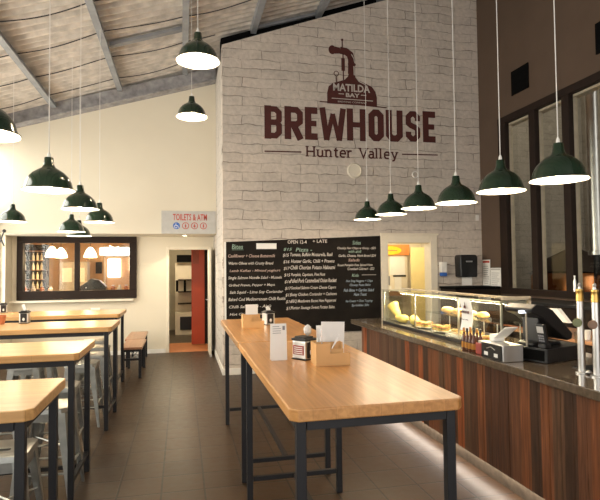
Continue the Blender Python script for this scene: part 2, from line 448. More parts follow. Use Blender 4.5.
# sloping steel beam along the head of the cream wall
b = MB(); b.prism([(XL, 4.00), (.61, 5.10), (.61, 5.34), (XL, 4.24)], 'y', UP_Y - .16, UP_Y - .002)
b.prism([(XL, 3.985), (.61, 5.085), (.61, 5.11), (XL, 4.01)], 'y', UP_Y - .24, UP_Y - .003)
struct(b.build('trim_1', M['beam']))
b = MB(); b.prism([(BRX0, 5.02), (XR, 6.66), (XR, 6.95), (BRX0, 5.36)], 'y', BRY + .25, BRY + .45); struct(b.build('trim_2', M['matte_black']))
# left wall: glazing between posts
b = MB()
b.box(XL - .2, XL, -2.5, REC_Y, 0, .8); b.box(XL - .2, XL, -2.5, REC_Y, 2.32, 2.58); b.box(XL - .2, XL, -2.5, REC_Y, 3.75, 4.4)
posts = [10.35, 8.6, 6.9, 5.2, 3.5, 1.8, .1, -1.6]
for p in posts: b.box(XL - .2, XL, p - .12, REC_Y if p > 10 else p + .12, .8, 3.75)
struct(b.build('wall_left', M['cream_trim']))
for i, (p, q) in enumerate(zip(posts, posts[1:])):
    f = MB(); y0, y1 = q + .12, p - .12
    for z0, z1 in ((.8, 2.32), (2.58, 3.75)):
        f.box(XL - .14, XL - .08, y0, y1, z0, z0 + .05); f.box(XL - .14, XL - .08, y0, y1, z1 - .05, z1)
        f.box(XL - .14, XL - .08, y0, y0 + .05, z0, z1); f.box(XL - .14, XL - .08, y1 - .05, y1, z0, z1)
    fo = struct(f.build('window_%d' % (i + 4), M['white_trim']))
    g = MB(); g.box(XL - .115, XL - .109, y0, y1, .8, 2.32); g.box(XL - .115, XL - .109, y0, y1, 2.58, 3.75); g.build('pane', M['glass'], fo)
    if i == 0:
        s_ = MB(); s_.tube([(XL + .03, 9.9, 2.45), (XL + .22, 9.6, 2.62)], .012); s_.tube([(XL + .03, 9.7, 2.30), (XL + .2, 9.5, 2.05)], .012)
        s_.blob((XL + .03, 9.9, 2.45), .03, .03, .03); s_.blob((XL + .2, 9.5, 2.3), .03, .03, .03); s_.tube([(XL + .2, 9.5, 2.3), (XL + .03, 9.7, 2.0)], .01)
        s_.build('window_stay', M['black_steel'], fo)
# right wall with the long window to the brewery
RWZ0, RWZ1, RY1, RY0 = 1.24, 3.98, 7.33, 1.2
b = MB()
b.box(XR, XR + .18, -2.5, 12, 0, RWZ0); b.prism([(-2.5, RWZ1), (12, RWZ1), (12, 7.1), (-2.5, 7.1)], 'x', XR, XR + .18)
b.box(XR, XR + .18, RY1 + .19, 12, RWZ0, RWZ1); b.box(XR, XR + .18, -2.5, RY0, RWZ0, RWZ1)
struct(b.build('wall_right', M['brown_wall']))
b = MB()
mul = [7.33, 6.61, 5.92, 5.2, 4.5, 3.8, 3.1, 2.4, 1.7]
b.box(XR - .03, XR + .05, 7.33, 7.52, RWZ0, RWZ1)
for m_ in mul[1:]: b.box(XR - .03, XR + .05, m_, m_ + .135, RWZ0, RWZ1)
b.box(XR - .035, XR + .05, RY0, 7.52, RWZ1 - .06, RWZ1 + .05); b.box(XR - .06, XR + .05, RY0, 7.52, RWZ0 - .05, RWZ0 + .04)
w2 = struct(b.build('window_2', M['frame'], bevel=.005))
b = MB()
for m_ in mul: b.box(XR + .05, XR + .115, m_ + .002, m_ + .12, RWZ0, RWZ1)
b.box(XR + .05, XR + .17, RY0, 7.5, RWZ1 - .09, RWZ1 - .06)
b.build('window_reveal', M['mull_light'], w2)
b = MB(); b.box(XR + .085, XR + .091, RY0, 7.33, RWZ0, RWZ1); b.build('pane', M['glass'], w2)
# window 1 in the cream wall
b = MB(); y0, y1 = REC_Y - .07, REC_Y + .1
b.box(WX0, WX1, y0, y1, WZ1 - .13, WZ1); b.box(WX0, WX1, y0, y1, WZ0, WZ0 + .16)
b.box(WX0, WX0 + .1, y0, y1, WZ0 + .16, WZ1 - .13); b.box(WX1 - .13, WX1, y0, y1, WZ0 + .16, WZ1 - .13); b.box(-1.99, -1.91, y0 + .04, y1, WZ0 + .16, WZ1 - .13)
w1 = struct(b.build('window_1', M['frame'], bevel=.006))
b = MB(); b.box(WX0 + .09, WX1 - .12, REC_Y + .02, REC_Y + .026, WZ0 + .15, WZ1 - .12); b.build('pane', M['glass'], w1)
b = MB(); b.box(XL, WX1 - .05, REC_Y - .14, REC_Y, WZ0 - .05, WZ0 - .012); b.build('window_sill', M['cream_trim'], w1, bevel=.005)
# corridor door frame + leaf
b = MB()
b.box(DX0 - .05, DX0 + .006, REC_Y - .02, REC_Y + .125, 0, DZ + .05); b.box(DX1 - .006, DX1 + .05, REC_Y - .02, REC_Y + .125, 0, DZ + .05); b.box(DX0 + .0065, DX1 - .0065, REC_Y - .02, REC_Y + .125, DZ - .006, DZ + .05)
d1 = struct(b.build('door_1', M['cream_trim'], bevel=.004))
b = MB(); b.box(.50, .54, REC_Y - .62, REC_Y - .03, .01, 2.02); lf = b.build('door_leaf', M['cream_trim'], d1, bevel=.003)
b = MB(); b.box(.49, .505, REC_Y - .56, REC_Y - .5, 1.0, 1.14); b.tube([(.495, REC_Y - .53, 1.05), (.45, REC_Y - .53, 1.05), (.45, REC_Y - .43, 1.05)], .009); b.build('door_handle', M['steel'], lf)
b = MB(); b.lathe([(.0, 0), (.022, 0), (.02, .05), (0, .055)], (.52, REC_Y - .75, 0), 12); tag(b.build('door_stop', M['steel']), 'small metal door stop on the tiles at the foot of the open corridor door', 'door stop')
# kitchen door frame
b = MB()
for a, c in ((KX0 - .12, KX0 + .006), (KX1 - .006, KX1 + .12)): b.box(a, c, BRY - .03, BRY + .21, 0, KZ + .14)
b.box(KX0 + .0065, KX1 - .0065, BRY - .03, BRY + .21, KZ - .006, KZ + .14)
b.box(KX0 - .14, KX1 + .14, BRY - .045, BRY - .03, KZ + .12, KZ + .155)
struct(b.build('door_2', M['cream_trim'], bevel=.008))
# spaces seen beyond
b = MB()
b.box(2.6, 2.7, BRY + .2, 10.2, 0, 2.6); b.box(2.6, 5.06, 10.1, 10.2, 0, 2.6); b.box(4.9, 5.06, BRY + .2, 10.2, 0, 2.6); b.box(2.6, 5.06, BRY + .2, 10.2, 2.6, 2.7)
struct(b.build('wall_kitchen', M['cream']))
b = MB(); b.box(.77, 9.6, 12, 12.1, 0, 7.6); struct(b.build('wall_far', M['matte_black']))
b = MB()
b.box(-.75, -.69, REC_Y + .12, 14.6, 0, 2.6); b.box(.77, .83, REC_Y + .12, 14.6, 0, 2.6); b.box(-.75, .83, 14.5, 14.6, 0, 2.6); b.box(-.75, .83, REC_Y + .12, 14.6, 2.5, 2.6)
struct(b.build('wall_corridor', M['hall_wall']))
b = MB(); b.box(-.69, .77, REC_Y - .0, 11.9, -.1, 0.0015); struct(b.build('floor_corridor', M['orange_floor']))
b = MB(); b.box(-.69, .77, 11.9, 14.5, -.1, 0.001); struct(b.build('floor_passage', M['plinth']))
b = MB()
b.box(-4.6, -.75, 14.5, 14.6, 0, 2.9); b.box(-4.7, XL - .2, REC_Y, REC_Y + .12, 0, 2.9); b.box(-4.7, -4.6, REC_Y + .12, 14.6, 0, 2.9); b.box(-4.6, -.75, REC_Y + .12, 14.6, 2.8, 2.9)
struct(b.build('wall_lounge', M['warm_wall']))
b = MB(); b.box(-4.6, -.75, REC_Y + .12, 14.5, -.1, 0.001); struct(b.build('floor_lounge', M['orange_floor']))
b = MB(); b.box(5.26, 9.6, 10.72, 10.85, 0, 8); struct(b.build('wall_brewery', M['brew_wall']))
b = MB(); b.box(9.5, 9.6, -2.5, 10.72, 0, 8.6); struct(b.build('wall_outer', M['brew_wall_y']))

# ------------------------------------------------------------------ roof steelwork
purl = ['left-hand edge of the roof', 'second from the left, running over the hanging lamps', 'left of the two high lamps\' cords, carrying the bridging bar', 'straight above the corridor door',
        'just right of the brick wall\'s left corner', 'above the brewhouse lettering', 'third from the right over the brick wall', 'over the row of bar lamps', 'nearest the brown wall']
for i, x in enumerate([-3.0, -2.12, -1.05, .06, 1.15, 2.25, 3.35, 4.4]):
    b = MB(); z = roof_z(x)
    b.box(x - .045, x + .045, -2.5, 11.9 if x > .8 else 9.45, z - .02, z + .005)
    b.box(x - .045, x - .03, -2.5, 11.9 if x > .8 else 9.45, z, z + .11); b.box(x + .03, x + .045, -2.5, 11.9 if x > .8 else 9.45, z, z + .03)
    tag(b.build('roof_purlin', M['purlin']), 'grey steel roof purlin, ' + purl[i], 'purlin', 'steel purlins under the roof sheets')
def brace(x0, x1, y, label):
    b = MB(); z0, z1 = roof_z(x0) + .03, roof_z(x1) + .03
    b.hexa([(x0, y - .05, z0), (x0, y + .05, z0), (x0, y + .05, z0 + .05), (x0, y - .05, z0 + .05)], [(x1, y - .05, z1), (x1, y + .05, z1), (x1, y + .05, z1 + .05), (x1, y - .05, z1 + .05)])
    tag(b.build('bridging_bar', M['purlin']), label, 'roof bar')
brace(-1.0, .01, 7.75, 'grey steel bridging bar between two purlins left of the high lamps')
brace(1.2, 2.2, 8.35, 'pale steel bridging bar above the top edge of the brick wall')
# sagging wires that carry the foil
for i, y in enumerate([6.5, 7.35, 8.2, 9.05]):
    pts = [(x, y + .05 * math.sin(x * 3 + i), roof_z(x) + .065 - .03 * abs(math.sin((x + 1.05) * PI / 1.1))) for x in [(-3.0 + k * .11) for k in range(0, 58 if y < 8 else 33)]]
    b = MB(); b.tube(pts, .007, 6)
    tag(b.build('insulation_wire', M['black_steel']), 'dark sagging wire under the foil roof, %s' % ['nearest the camera', 'second from the camera', 'second from the cream wall', 'closest to the cream wall'][i], 'wire', 'wires under the foil roof')

# ------------------------------------------------------------------ pendant lamps
def make_pendant(cordlen):
    r = empty('pendant_lamp', (0, 0, 0))
    prof = [(.030, .250), (.034, .246), (.040, .195), (.052, .172), (.085, .154), (.120, .130), (.150, .098), (.168, .064), (.177, .032), (.184, .014), (.200, .005), (.200, 0), (.194, 0), (.180, .012), (.172, .032), (.163, .062), (.145, .094), (.117, .124), (.08, .147), (.04, .165)]
    prof = [(q_ * .95, z_) for q_, z_ in prof]
    b = MB(); b.lathe(prof[:12], seg=40); b.lathe([(0, .250), (.03, .250)], seg=40); sh = b.build('lamp_shade', M['green'], r, smooth=True)
    b = MB(); b.lathe(prof[11:] + [(0, .168)], seg=40); b.build('reflector', M['enamel'], r, smooth=True)
    b = MB(); b.lathe([(0, .012), (.018, .018), (.032, .04), (.032, .06), (.02, .09), (.014, .12), (.014, .16)], seg=16); b.build('bulb', M['bulb'], r, smooth=True)
    b = MB(); b.lathe([(.014, .2502), (.012, .275), (.005, .292), (0, .292)], seg=12); b.build('cord_grip', M['white_trim'], r, smooth=True)
    b = MB(); b.tube([(0, 0, .29), (0, 0, .29 + 1)], .0034, 6); c = b.build('cord', M['cord'], r)
    return r
pend0 = make_pendant(1)
lampl = [
 (2.47, 3.00, 2.195, 'green dome pendant lamp, rightmost of the row over the bar'),
 (2.47, 3.65, 2.215, 'green dome pendant lamp, second from the right in the row over the bar'),
 (2.47, 4.34, 2.21, 'green dome pendant lamp over the bar, third from the right'),
 (2.47, 5.12, 2.25, 'green dome pendant lamp over the bar, third from the left'),
 (2.47, 5.88, 2.265, 'green dome pendant lamp over the bar, second from the left'),
 (2.47, 6.70, 2.28, 'green dome pendant lamp, leftmost and furthest of the row over the bar'),
 (-1.06, 3.13, 2.37, 'large green dome pendant lamp cut off by the left edge of the photo'),
 (-.98, 4.23, 2.23, 'green dome pendant lamp, largest fully shown one over the left tables'),
 (-1.03, 5.75, 2.26, 'green dome pendant lamp just above and right of the pair by the window'),
 (-1.03, 7.05, 2.24, 'green dome pendant lamp, rightmost of those over the left tables'),
 (-1.54, 7.95, 2.18, 'green dome pendant lamp in front, of the overlapping pair above the window'),
 (-1.58, 8.75, 2.17, 'green dome pendant lamp behind, of the overlapping pair above the window'),
 (-2.35, 8.1, 2.33, 'small green dome pendant lamp at the far left by the glazed wall'),
 (.14, 4.54, 3.43, 'high green dome pendant lamp, the nearer and larger of two over the aisle'),
 (.12, 6.37, 3.47, 'high green dome pendant lamp, the further and smaller of two over the aisle'),
]
for i, (x, y, z, lab) in enumerate(lampl):
    g = 'green dome pendant lamps over the bar' if i < 6 else ('green dome pendant lamps over the left tables' if i < 13 else 'high green dome pendant lamps over the aisle')
    if i == 0: p = pend0; p.location = (x, y, z); tag(p, lab, 'lamp', g)
    else: p = copy_thing(pend0, (x, y, z), 0, lab, g); p['category'] = 'lamp'
    for ch in p.children:
        if ch.name.startswith('cord') and not ch.name.startswith('cord_grip'):
            h = roof_z(x) + .09 - z - .29; ch.scale = (1, 1, h); ch.location = (0, 0, .29 - .29 * h)
    l = bpy.data.lights.new('pendant_light', 'POINT'); l.energy = LAMP_W; l.color = (1, .80, .55); l.shadow_soft_size = .03
    lo = bpy.data.objects.new('pendant_light', l); COL.objects.link(lo); lo.location = (x, y, z - .002 + .004)

# ------------------------------------------------------------------ high tables
def make_table(L, Wd, H, x_in0=.03, x_in1=.03, wood='wood', label=None, loc=(0, 0, 0), rz=0, group=None, t=.05):
    """long axis = local X, centred; leg insets at the two ends"""
    r = empty('high_table', loc, rz, label, 'table', group)
    b = MB(); c = .03; x0, x1, y0, y1 = -L / 2, L / 2, -Wd / 2, Wd / 2
    b.prism([(x0 + c, y0), (x1 - c, y0), (x1, y0 + c), (x1, y1 - c), (x1 - c, y1), (x0 + c, y1), (x0, y1 - c), (x0, y0 + c)], 'z', H - t, H)
    b.build('tabletop', M[wood], r, bevel=.006)
    s = .04; zt = H - t - .001
    lx0, lx1, ly = x0 + x_in0, x1 - x_in1, Wd / 2 - .03
    for ax, sx in ((lx0, 1), (lx1, -1)):
        for sy in (-1, 1):
            b = MB(); xa = ax; xb = ax + sx * s; ya = sy * ly; yb = sy * (ly - s)
            b.box(min(xa, xb), max(xa, xb), min(ya, yb), max(ya, yb), 0, zt); b.build('leg', M['black_steel'], r, bevel=.003)
    b = MB(); i = .0425
    b.box(lx0 + i, lx1 - i, ly - s, ly, zt - s, zt); b.box(lx0 + i, lx1 - i, -ly, -ly + s, zt - s, zt)
    b.box(lx0, lx0 + s, -ly + i, ly - i, zt - s, zt); b.box(lx1 - s, lx1, -ly + i, ly - i, zt - s, zt)
    b.build('apron_frame', M['black_steel'], r)
    for ax, sx in ((lx0, 1), (lx1, -1)):
        b = MB(); b.box(min(ax + sx * .005, ax + sx * .035), max(ax + sx * .005, ax + sx * .035), -ly + i, ly - i, .14, .17); b.build('stretcher', M['black_steel'], r)
    b = MB(); b.box(lx0 + .04, lx1 - .04, -.015, .015, .1402, .1698); b.build('stretcher', M['black_steel'], r)
    return r
TH = 1.07
make_table(1.93, .75, TH, .03, .23, 'wood', 'long high table with wooden top and black steel legs, nearest in the middle', (.785, 2.965, 0), PI / 2, 'high tables along the aisle')
make_table(1.85, .76, TH, .06, .24, 'wood', 'long high table with wooden top, far one of the middle pair, before the chalkboard', (.79, 4.865, 0), PI / 2, 'high tables along the aisle')
LH = 1.05; LT = []
for i, (xr, y0, wd, lab) in enumerate([(-.605, 2.36, .67, 'pale wooden high table at lower left, nearest the camera'),
                                   (-.70, 3.88, .72, 'pale wooden high table, second from the camera on the left'),
                                   (-.70, 5.60, .80, 'pale wooden high table on the left, third from the camera'),
                                   (-.80, 7.25, .85, 'pale wooden high table on the left, furthest away below the window')]):
    L = 2.0
    make_table(L, wd, LH, .03, .035, 'wood_pale', lab, (xr - L / 2, y0 + wd / 2, 0), 0, 'high tables on the left')
# low bench by the cream wall
def make_bench(loc, L, label):
    r = empty('low_bench', loc, PI / 2, label, 'bench', 'low wooden benches by the cream wall')
    b = MB(); b.box(-L / 2, L / 2, -.155, .155, .435, .47); b.build('seat', M['bench_wood'], r, bevel=.006)
    for sx in (-1, 1):
        for sy in (-1, 1):
            b = MB(); x = sx * (L / 2 - .04); y = sy * .12; b.box(x - .02, x + .02, y - .02, y + .02, 0, .434); b.build('leg', M['black_steel'], r)
    b = MB(); b.box(-L / 2 + .06, L / 2 - .06, -.135, -.105, .4, .434); b.box(-L / 2 + .06, L / 2 - .06, .105, .135, .4, .434)
    for sx in (-1, 1):
        x = sx * (L / 2 - .04); b.box(x - .015, x + .015, -.1, .1, .4, .434); b.box(x - .015, x + .015, -.1, .1, .27, .3)
    b.build('frame', M['black_steel'], r)
    b = MB(); b.tube([(-L / 2 + .05, -.1, .3), (-L / 2 + .3, .1, .42)], .008); b.tube([(L / 2 - .05, .1, .12), (L / 2 - .3, -.1, .4)], .008); b.build('brace', M['galv'], r)
    return r
make_bench((-.74, 8.66, 0), .95, 'low bench with brown wooden seat and black legs, nearer of two by the cream wall')
make_bench((-.78, 9.72, 0), 1.1, 'low bench with brown wooden seat, further of two, against the cream wall')

# ------------------------------------------------------------------ metal stools
def make_stool():
    r = empty('metal_stool', (0, 0, 0)); H = .65
    b = MB(); a = .155; c = .035
    oct_ = [(-a + c, -a), (a - c, -a), (a, -a + c), (a, a - c), (a - c, a), (-a + c, a), (-a, a - c), (-a, -a + c)]
    ic = [(x * .28, y * .12) for x, y in oct_]
    bt = [b.bm.verts.new((x, y, H - .004)) for x, y in oct_]; it = [b.bm.verts.new((x, y, H - .012)) for x, y in ic]
    b2 = [b.bm.verts.new((x * 1.03, y * 1.03, H - .035)) for x, y in oct_]; ib = [b.bm.verts.new((x, y, H - .016)) for x, y in ic]
    mt = [b.bm.verts.new((x * .93, y * .93, H)) for x, y in oct_]
    for k in range(8):
        j = (k + 1) % 8
        b.bm.faces.new((mt[k], mt[j], it[j], it[k])); b.bm.faces.new((bt[k], bt[j], mt[j], mt[k])); b.bm.faces.new((b2[k], b2[j], bt[j], bt[k])); b.bm.faces.new((it[k], it[j], ib[j], ib[k]))
        b.bm.faces.new((ib[k], ib[j], b2[j], b2[k]))
    b.build('seat', M['galv'], r, smooth=True)
    T, B = .145, .205
    for sx in (-1, 1):
        for sy in (-1, 1):
            b = MB(); w0, w1 = .062, .022
            def L(z, w, p): return [(sx * p, sy * p, z), (sx * (p - w), sy * p, z), (sx * (p - w), sy * (p - .012), z), (sx * (p - .012), sy * (p - .012), z), (sx * (p - .012), sy * (p - w), z), (sx * p, sy * (p - w), z)]
            A = [b.bm.verts.new(p) for p in L(H - .036, w0, T)]; C = [b.bm.verts.new(p) for p in L(.0, w1, B)]
            for k in range(6): b.bm.faces.new((A[k], A[(k + 1) % 6], C[(k + 1) % 6], C[k]))
            b.bm.faces.new(A); b.bm.faces.new(list(reversed(C)))
            b.build('leg', M['galv'], r)
    def hw(z): return B + (T - B) * z / (H - .036) - .014
    b = MB()
    for z in (.555,):
        h = hw(z)
        b.box(-h, h, -h - .005, -h + .005, z, z + .055); b.box(-h, h, h - .005, h + .005, z, z + .055); b.box(-h - .005, -h + .005, -h, h, z, z + .055); b.box(h - .005, h + .005, -h, h, z, z + .055)
    b.build('skirt', M['galv'], r)
    for z, ax in ((.20, 0), (.20, 1)):
        h = hw(z)
        for s_ in (-1, 1):
            b = MB()
            b.tube([(-h, s_ * h, z), (h, s_ * h, z)] if ax == 0 else [(s_ * h, -h, z + .03), (s_ * h, h, z + .03)], .008, 8); b.build('footrest_bar', M['galv'], r)
    h = hw(.36); b = MB(); b.tube([(-h, -h, .36), (h, h, .36)], .006, 6); b.tube([(-h, h, .38), (h, -h, .38)], .006, 6); b.build('cross_brace', M['galv'], r)
    return r
st0 = make_stool()
stools = [
 (-.97, 3.20, .03, 'galvanised metal stool at lower left, seat showing below the nearest pale table'),
 (-.88, 2.10, .1, 'galvanised metal stool at the bottom left corner, in front of the nearest pale table'),
 (-.95, 4.16, -.05, 'galvanised metal stool at the near side of the second pale table, long leg in view'),
 (-1.03, 4.84, .04, 'galvanised metal stool at the far side of the second pale table'),
 (-1.04, 5.98, 0, 'galvanised metal stool at the near side of the third pale table, right one'),
 (-1.60, 6.02, .06, 'galvanised metal stool at the near side of the third pale table, left one'),
 (-1.03, 6.55, .05, 'galvanised metal stool at the far side of the third pale table'),
 (-1.08, 7.16, 0, 'galvanised metal stool under the furthest pale table, nearer one'),
 (-1.20, 7.84, .06, 'galvanised metal stool at the far side of the furthest pale table'),
 (-1.50, 4.90, .04, 'galvanised metal stool left of the one at the far side of the second pale table'),
 (-1.62, 6.62, .04, 'galvanised metal stool left of the one at the far side of the third pale table'),
]
for i, (x, y, rz, lab) in enumerate(stools):
    g = 'galvanised metal stools at the left tables'
    if i == 0: st0.location = (x, y, 0); st0.rotation_euler = (0, 0, rz); tag(st0, lab, 'stool', g)
    else: c = copy_thing(st0, (x, y, 0), rz, lab, g); c['category'] = 'stool'

# ------------------------------------------------------------------ the bar counter
CX, CY0, CY1, CZ = 2.13, .9, 6.45, .96
bar = empty('bar_counter', (2.5, 3.6, 0), 0, 'long bar counter clad in reclaimed upright boards under a dark stone top', 'counter')
bx, by = 2.5, 3.6
b = MB()
y = CY0; k = 0
while y < CY1 - .06:
    d = random.uniform(0, .006); yy = math.floor(y / .105 + 1e-6) * .105
    b.box(2.262 - bx - d, 2.30 - bx, y - by + .0012, min(y + .105, CY1 - .05) - by - .0012, .13, .905); y += .105
b.build('board_cladding', M['boards'], bar)
b = MB(); b.box(2.30 - bx, 2.95 - bx, CY0 - by, CY1 - .06 - by, .13, .905); b.box(2.35 - bx, 2.9 - bx, CY0 - by, CY1 - .15 - by, 0, .13); b.build('carcass', M['plinth'], bar)
b = MB(); b.box(2.318 - bx, 2.345 - bx, CY0 - by, CY1 - .06 - by, .0, .128); b.build('kick_plate', M['plinth'], bar)
b = MB(); b.box(2.296 - bx, 2.306 - bx, CY0 - by, CY1 - .2 - by, .122, .1295); b.build('led_strip', M['led'], bar)
b = MB(); b.box(CX - bx, 3.0 - bx, CY0 - by, CY1 - by, .906, CZ); b.build('countertop', M['stone'], bar, bevel=.005)
area_light('kick_light', (2.29, 3.7, .119), (0, R(20), 0), .02, 5.2, 9, (1, .84, .70))

# ------------------------------------------------------------------ food display
fc = empty('food_display_case', (2.34, 4.6, CZ + .001), 0, 'glass food display cabinet with sandwiches standing on the bar', 'display case')
FY0, FY1, FW, FZ = -1.10, 1.28, .27, .395
b = MB(); b.box(0, FW, FY0, FY1, 0, .03); b.build('base_tray', M['black_steel'], fc, bevel=.003)
b = MB(); b.box(0, .006, FY0 + .01, FY1 - .01, .031, FZ - .001); b.build('front_glass', M['case_glass'], fc)
b = MB(); b.box(.01, FW - .01, FY1 - .007, FY1 - .001, .031, FZ - .001); b.build('end_glass', M['case_glass'], fc)
b = MB(); b.box(.01, FW - .01, FY0 + .001, FY0 + .007, .031, FZ - .001); b.build('end_glass', M['case_glass'], fc)
b = MB(); b.box(-.012, .262, FY0, FY1, FZ, FZ + .008); b.build('top_glass', M['case_glass'], fc)
for yy in (FY0 + .02, -.45, .42, FY1 - .02):
    b = MB(); b.box(.012, .026, yy - .008, yy + .008, .031, FZ - .001); b.box(.012, .235, yy - .006, yy + .006, FZ - .016, FZ - .002); b.build('frame_post', M['steel'], fc)
b = MB()
b.box(FW - .03, FW - .005, FY0, FY0 + .025, .031, FZ + .02); b.box(.02, FW - .005, FY0, FY0 + .025, FZ + .009, FZ + .034); b.box(FW - .02, FW - .005, FY0 + .026, FY1, FZ + .009, FZ + .019)
b.build('back_frame', M['mull_light'], fc)
b = MB(); b.box(.03, .24, FY0 + .05, .2, .215, .222); b.build('shelf', M['case_glass'], fc)
for xx in (.035, .235):
    for yy in (-1.0, -.5, .1):
        b = MB(); b.tube([(xx, yy, .031), (xx, yy, .214)], .005, 8); b.build('shelf_support', M['steel'], fc)
b = MB(); b.box(.17, .185, FY0 + .1, FY1 - .1, FZ - .026, FZ - .017); b.build('light_tube', emit('case_light', (1, .82, .5), 1.2), fc)
area_light('case_lamp', (2.52, 4.6, CZ + .355), (0, R(8), 0), .03, 2.3, 26, (1, .80, .50))
# food, standing on the tray (z = CZ+.031)
FZB = CZ + .0325
def plate(x, y, r, lab, board=False):
    o = empty('serving_plate', (x, y, FZB), 0, lab, 'plate', 'plates of food in the display cabinet')
    b = MB(); b.lathe([(0, 0), (r * .6, 0), (r, .014), (r * .98, .018), (r * .6, .006), (0, .006)], seg=32); b.build('dish', M['ceramic'], o, smooth=True)
    return o
def wedge(x, y, z, rz, s, lab):
    o = empty('sandwich', (x, y, z), rz, lab, 'sandwich', 'sandwiches in the display cabinet')
    tri = [(0, 0), (s, 0), (0, s)]
    for nm, z0, z1, m in (('bread_slice', 0, .016, 'bread'), ('lettuce', .0165, .022, 'leaf'), ('filling', .0225, .032, 'meat'), ('bread_slice', .0325, .048, 'bread')):
        b = MB(); g = .004 if nm in ('lettuce', 'filling') else 0
        b.prism([(-g, -g), (s + g * 2, -g), (-g, s + g * 2)], 'z', z0, z1); b.build(nm, M[m], o, bevel=.003)
    return o
pls = [(2.47, 4.98, .10, 'white plate of sandwiches in the middle of the display cabinet'), (2.47, 4.62, .10, 'white plate heaped with sandwiches right of the centre of the display cabinet'), (2.47, 3.75, .10, 'white plate behind the sauce bottles in the display cabinet')]
words = ['left', 'right', 'back']
for x, y, r, lab in pls:
    plate(x, y, r, lab)
    for k, (dx, dy, a) in enumerate(((-.07, -.085, .1), (.07, .005, 1.6), (-.01, .085, 3.2))):
        wedge(x + dx, y + dy, FZB + .019, a, .075, 'toasted wedge sandwich, %s one on the plate %s' % (words[k], 'behind the sauce bottles' if y < 4 else ('at the cabinet\'s middle' if y > 4.8 else 'beside the salad tray')))
for k, (x, y, a) in enumerate(((2.46, 5.70, .3), (2.44, 5.52, -1.3), (2.54, 5.42, 1.4), (2.45, 5.21, 1.4))):
    o = empty('wrapped_roll', (x, y, FZB), a, 'yellow paper wrapped roll at the left end of the display cabinet, %s' % ['leftmost', 'second from left', 'third, set back', 'rightmost'][k], 'roll', 'wrapped rolls at the left end of the cabinet')
    b = MB()
    if k == 0: b.tube([(0, -.03, .05), (0, .05, .14), (0, .09, .19)], [.03, .055, .07], 10)
    else: b.tube([(-.08, 0, .048), (-.03, 0, .05), (.05, 0, .05), (.09, 0, .055)], [.03, .045, .045, .015], 10)
    b.build('paper_wrap', M['wrap'], o, smooth=True)
    b = MB(); b.blob((0, .09, .19) if k == 0 else (-.08, 0, .05), .035, .035, .03, .15); b.build('bread_end', M['bread'], o)
t_ = empty('serving_tray', (2.475, 4.22, FZB), 0, 'white oblong tray of salad at the right of the display cabinet', 'tray')
b = MB(); b.box(-.11, .11, -.18, .18, 0, .008); b.box(-.11, -.10, -.18, .18, .008, .026); b.box(.10, .11, -.18, .18, .008, .026); b.box(-.1, .1, -.18, -.17, .008, .026); b.box(-.1, .1, .17, .18, .008, .026); b.build('tray', M['ceramic'], t_, bevel=.002)
b = MB()
for k in range(26): b.blob((random.uniform(-.08, .08), random.uniform(-.15, .15), .03 + random.uniform(0, .02)), .025, .028, .016, .2, 1)
tag(b.build('salad', M['bread'], t_), kind='stuff')
for k, y in enumerate((3.95, 4.15, 4.35, 4.55)):
    o = empty('pastry', (2.475, y, CZ + .001 + .224), .3 * k, 'golden pastry on the glass shelf of the cabinet, %s' % ['nearest the till', 'second from the till', 'third from the till', 'furthest from the till'][k], 'pastry', 'pastries on the glass shelf')
    b = MB(); b.blob((0, 0, .028), .05, .065, .03, .08); b.build('crust', M['bread'], o, smooth=True)

# paper sign hanging on the cabinet front
sg = empty('paper_sign', (2.30, 3.94, CZ + .13), 0, 'white paper sign with brewhouse logo fixed to the front of the food cabinet', 'sign')
b = MB(); n = 8
P = [(.0 + .02 * math.sin(k / n * PI * 1.1), k / n * .27) for k in range(n + 1)]
prof = P + [(p[0] + .003, p[1]) for p in reversed(P)]
b.prism([(p[0], p[1]) for p in prof], 'y', -.085, .085); b.build('sheet', M['paper'], sg)
text_on('BREWHOUSE', .03, M['ink'], sg, (-.0035, .07, .145), 'sign_word', width=.14, facing='-X', offset=.001)
text_on('Hunter Valley', .012, M['ink'], sg, (-.0035, .055, .09), 'sign_word', width=.11, facing='-X')
b = MB(); b.lathe([(0, .0), (.018, 0), (.018, .016), (.006, .028), (.005, .05), (0, .05)], (.0, 0, 0), 16)
for v in b.bm.verts: v.co = Vector((-.003 + v.co.x * .06, v.co.y, v.co.z + .185))
b.build('sign_emblem', M['ink'], sg)

# sauce bottles
def bottle(loc, lab, body, cap):
    o = empty('sauce_bottle', loc, 0, lab, 'bottle', 'sauce bottles on the bar')
    b = MB(); b.lathe([(0, 0), (.019, 0), (.021, .006), (.021, .08), (.014, .105), (.008, .12), (.008, .145), (0, .146)], seg=16); b.build('bottle_body', M[body], o, smooth=True)
    b = MB(); b.lathe([(.0215, .02), (.0215, .065)], seg=16); b.build('label_band', M['mustard'] if body == 'sauce' else M['jar_red'], o, smooth=True)
    b = MB(); b.lathe([(0, .175), (.009, .174), (.011, .142), (.0, .142)], seg=12); b.build('bottle_cap', M[cap], o, smooth=True)
n_ = 0
pos = ['front row nearest the paper sign', 'front row second from the paper sign', 'front row third from the paper sign', 'front row beside the red jar', 'back row nearest the paper sign', 'back row second from the paper sign', 'back row third from the paper sign', 'back row beside the red jar']
for rr, xx in enumerate((2.205, 2.262)):
    for cc in range(4):
        bottle((xx, 3.80 - cc * .048, CZ + .001), 'small dark sauce bottle with black and brown cap, ' + pos[rr * 4 + cc], 'sauce', 'black' if cc % 2 else 'mustard')
o = empty('red_jar', (2.215, 3.555, CZ + .001), 0, 'square red labelled jar between the sauce bottles and the black box', 'jar')
b = MB(); b.box(-.04, .04, -.035, .035, 0, .085); b.build('jar_body', M['jar_red'], o, bevel=.008)
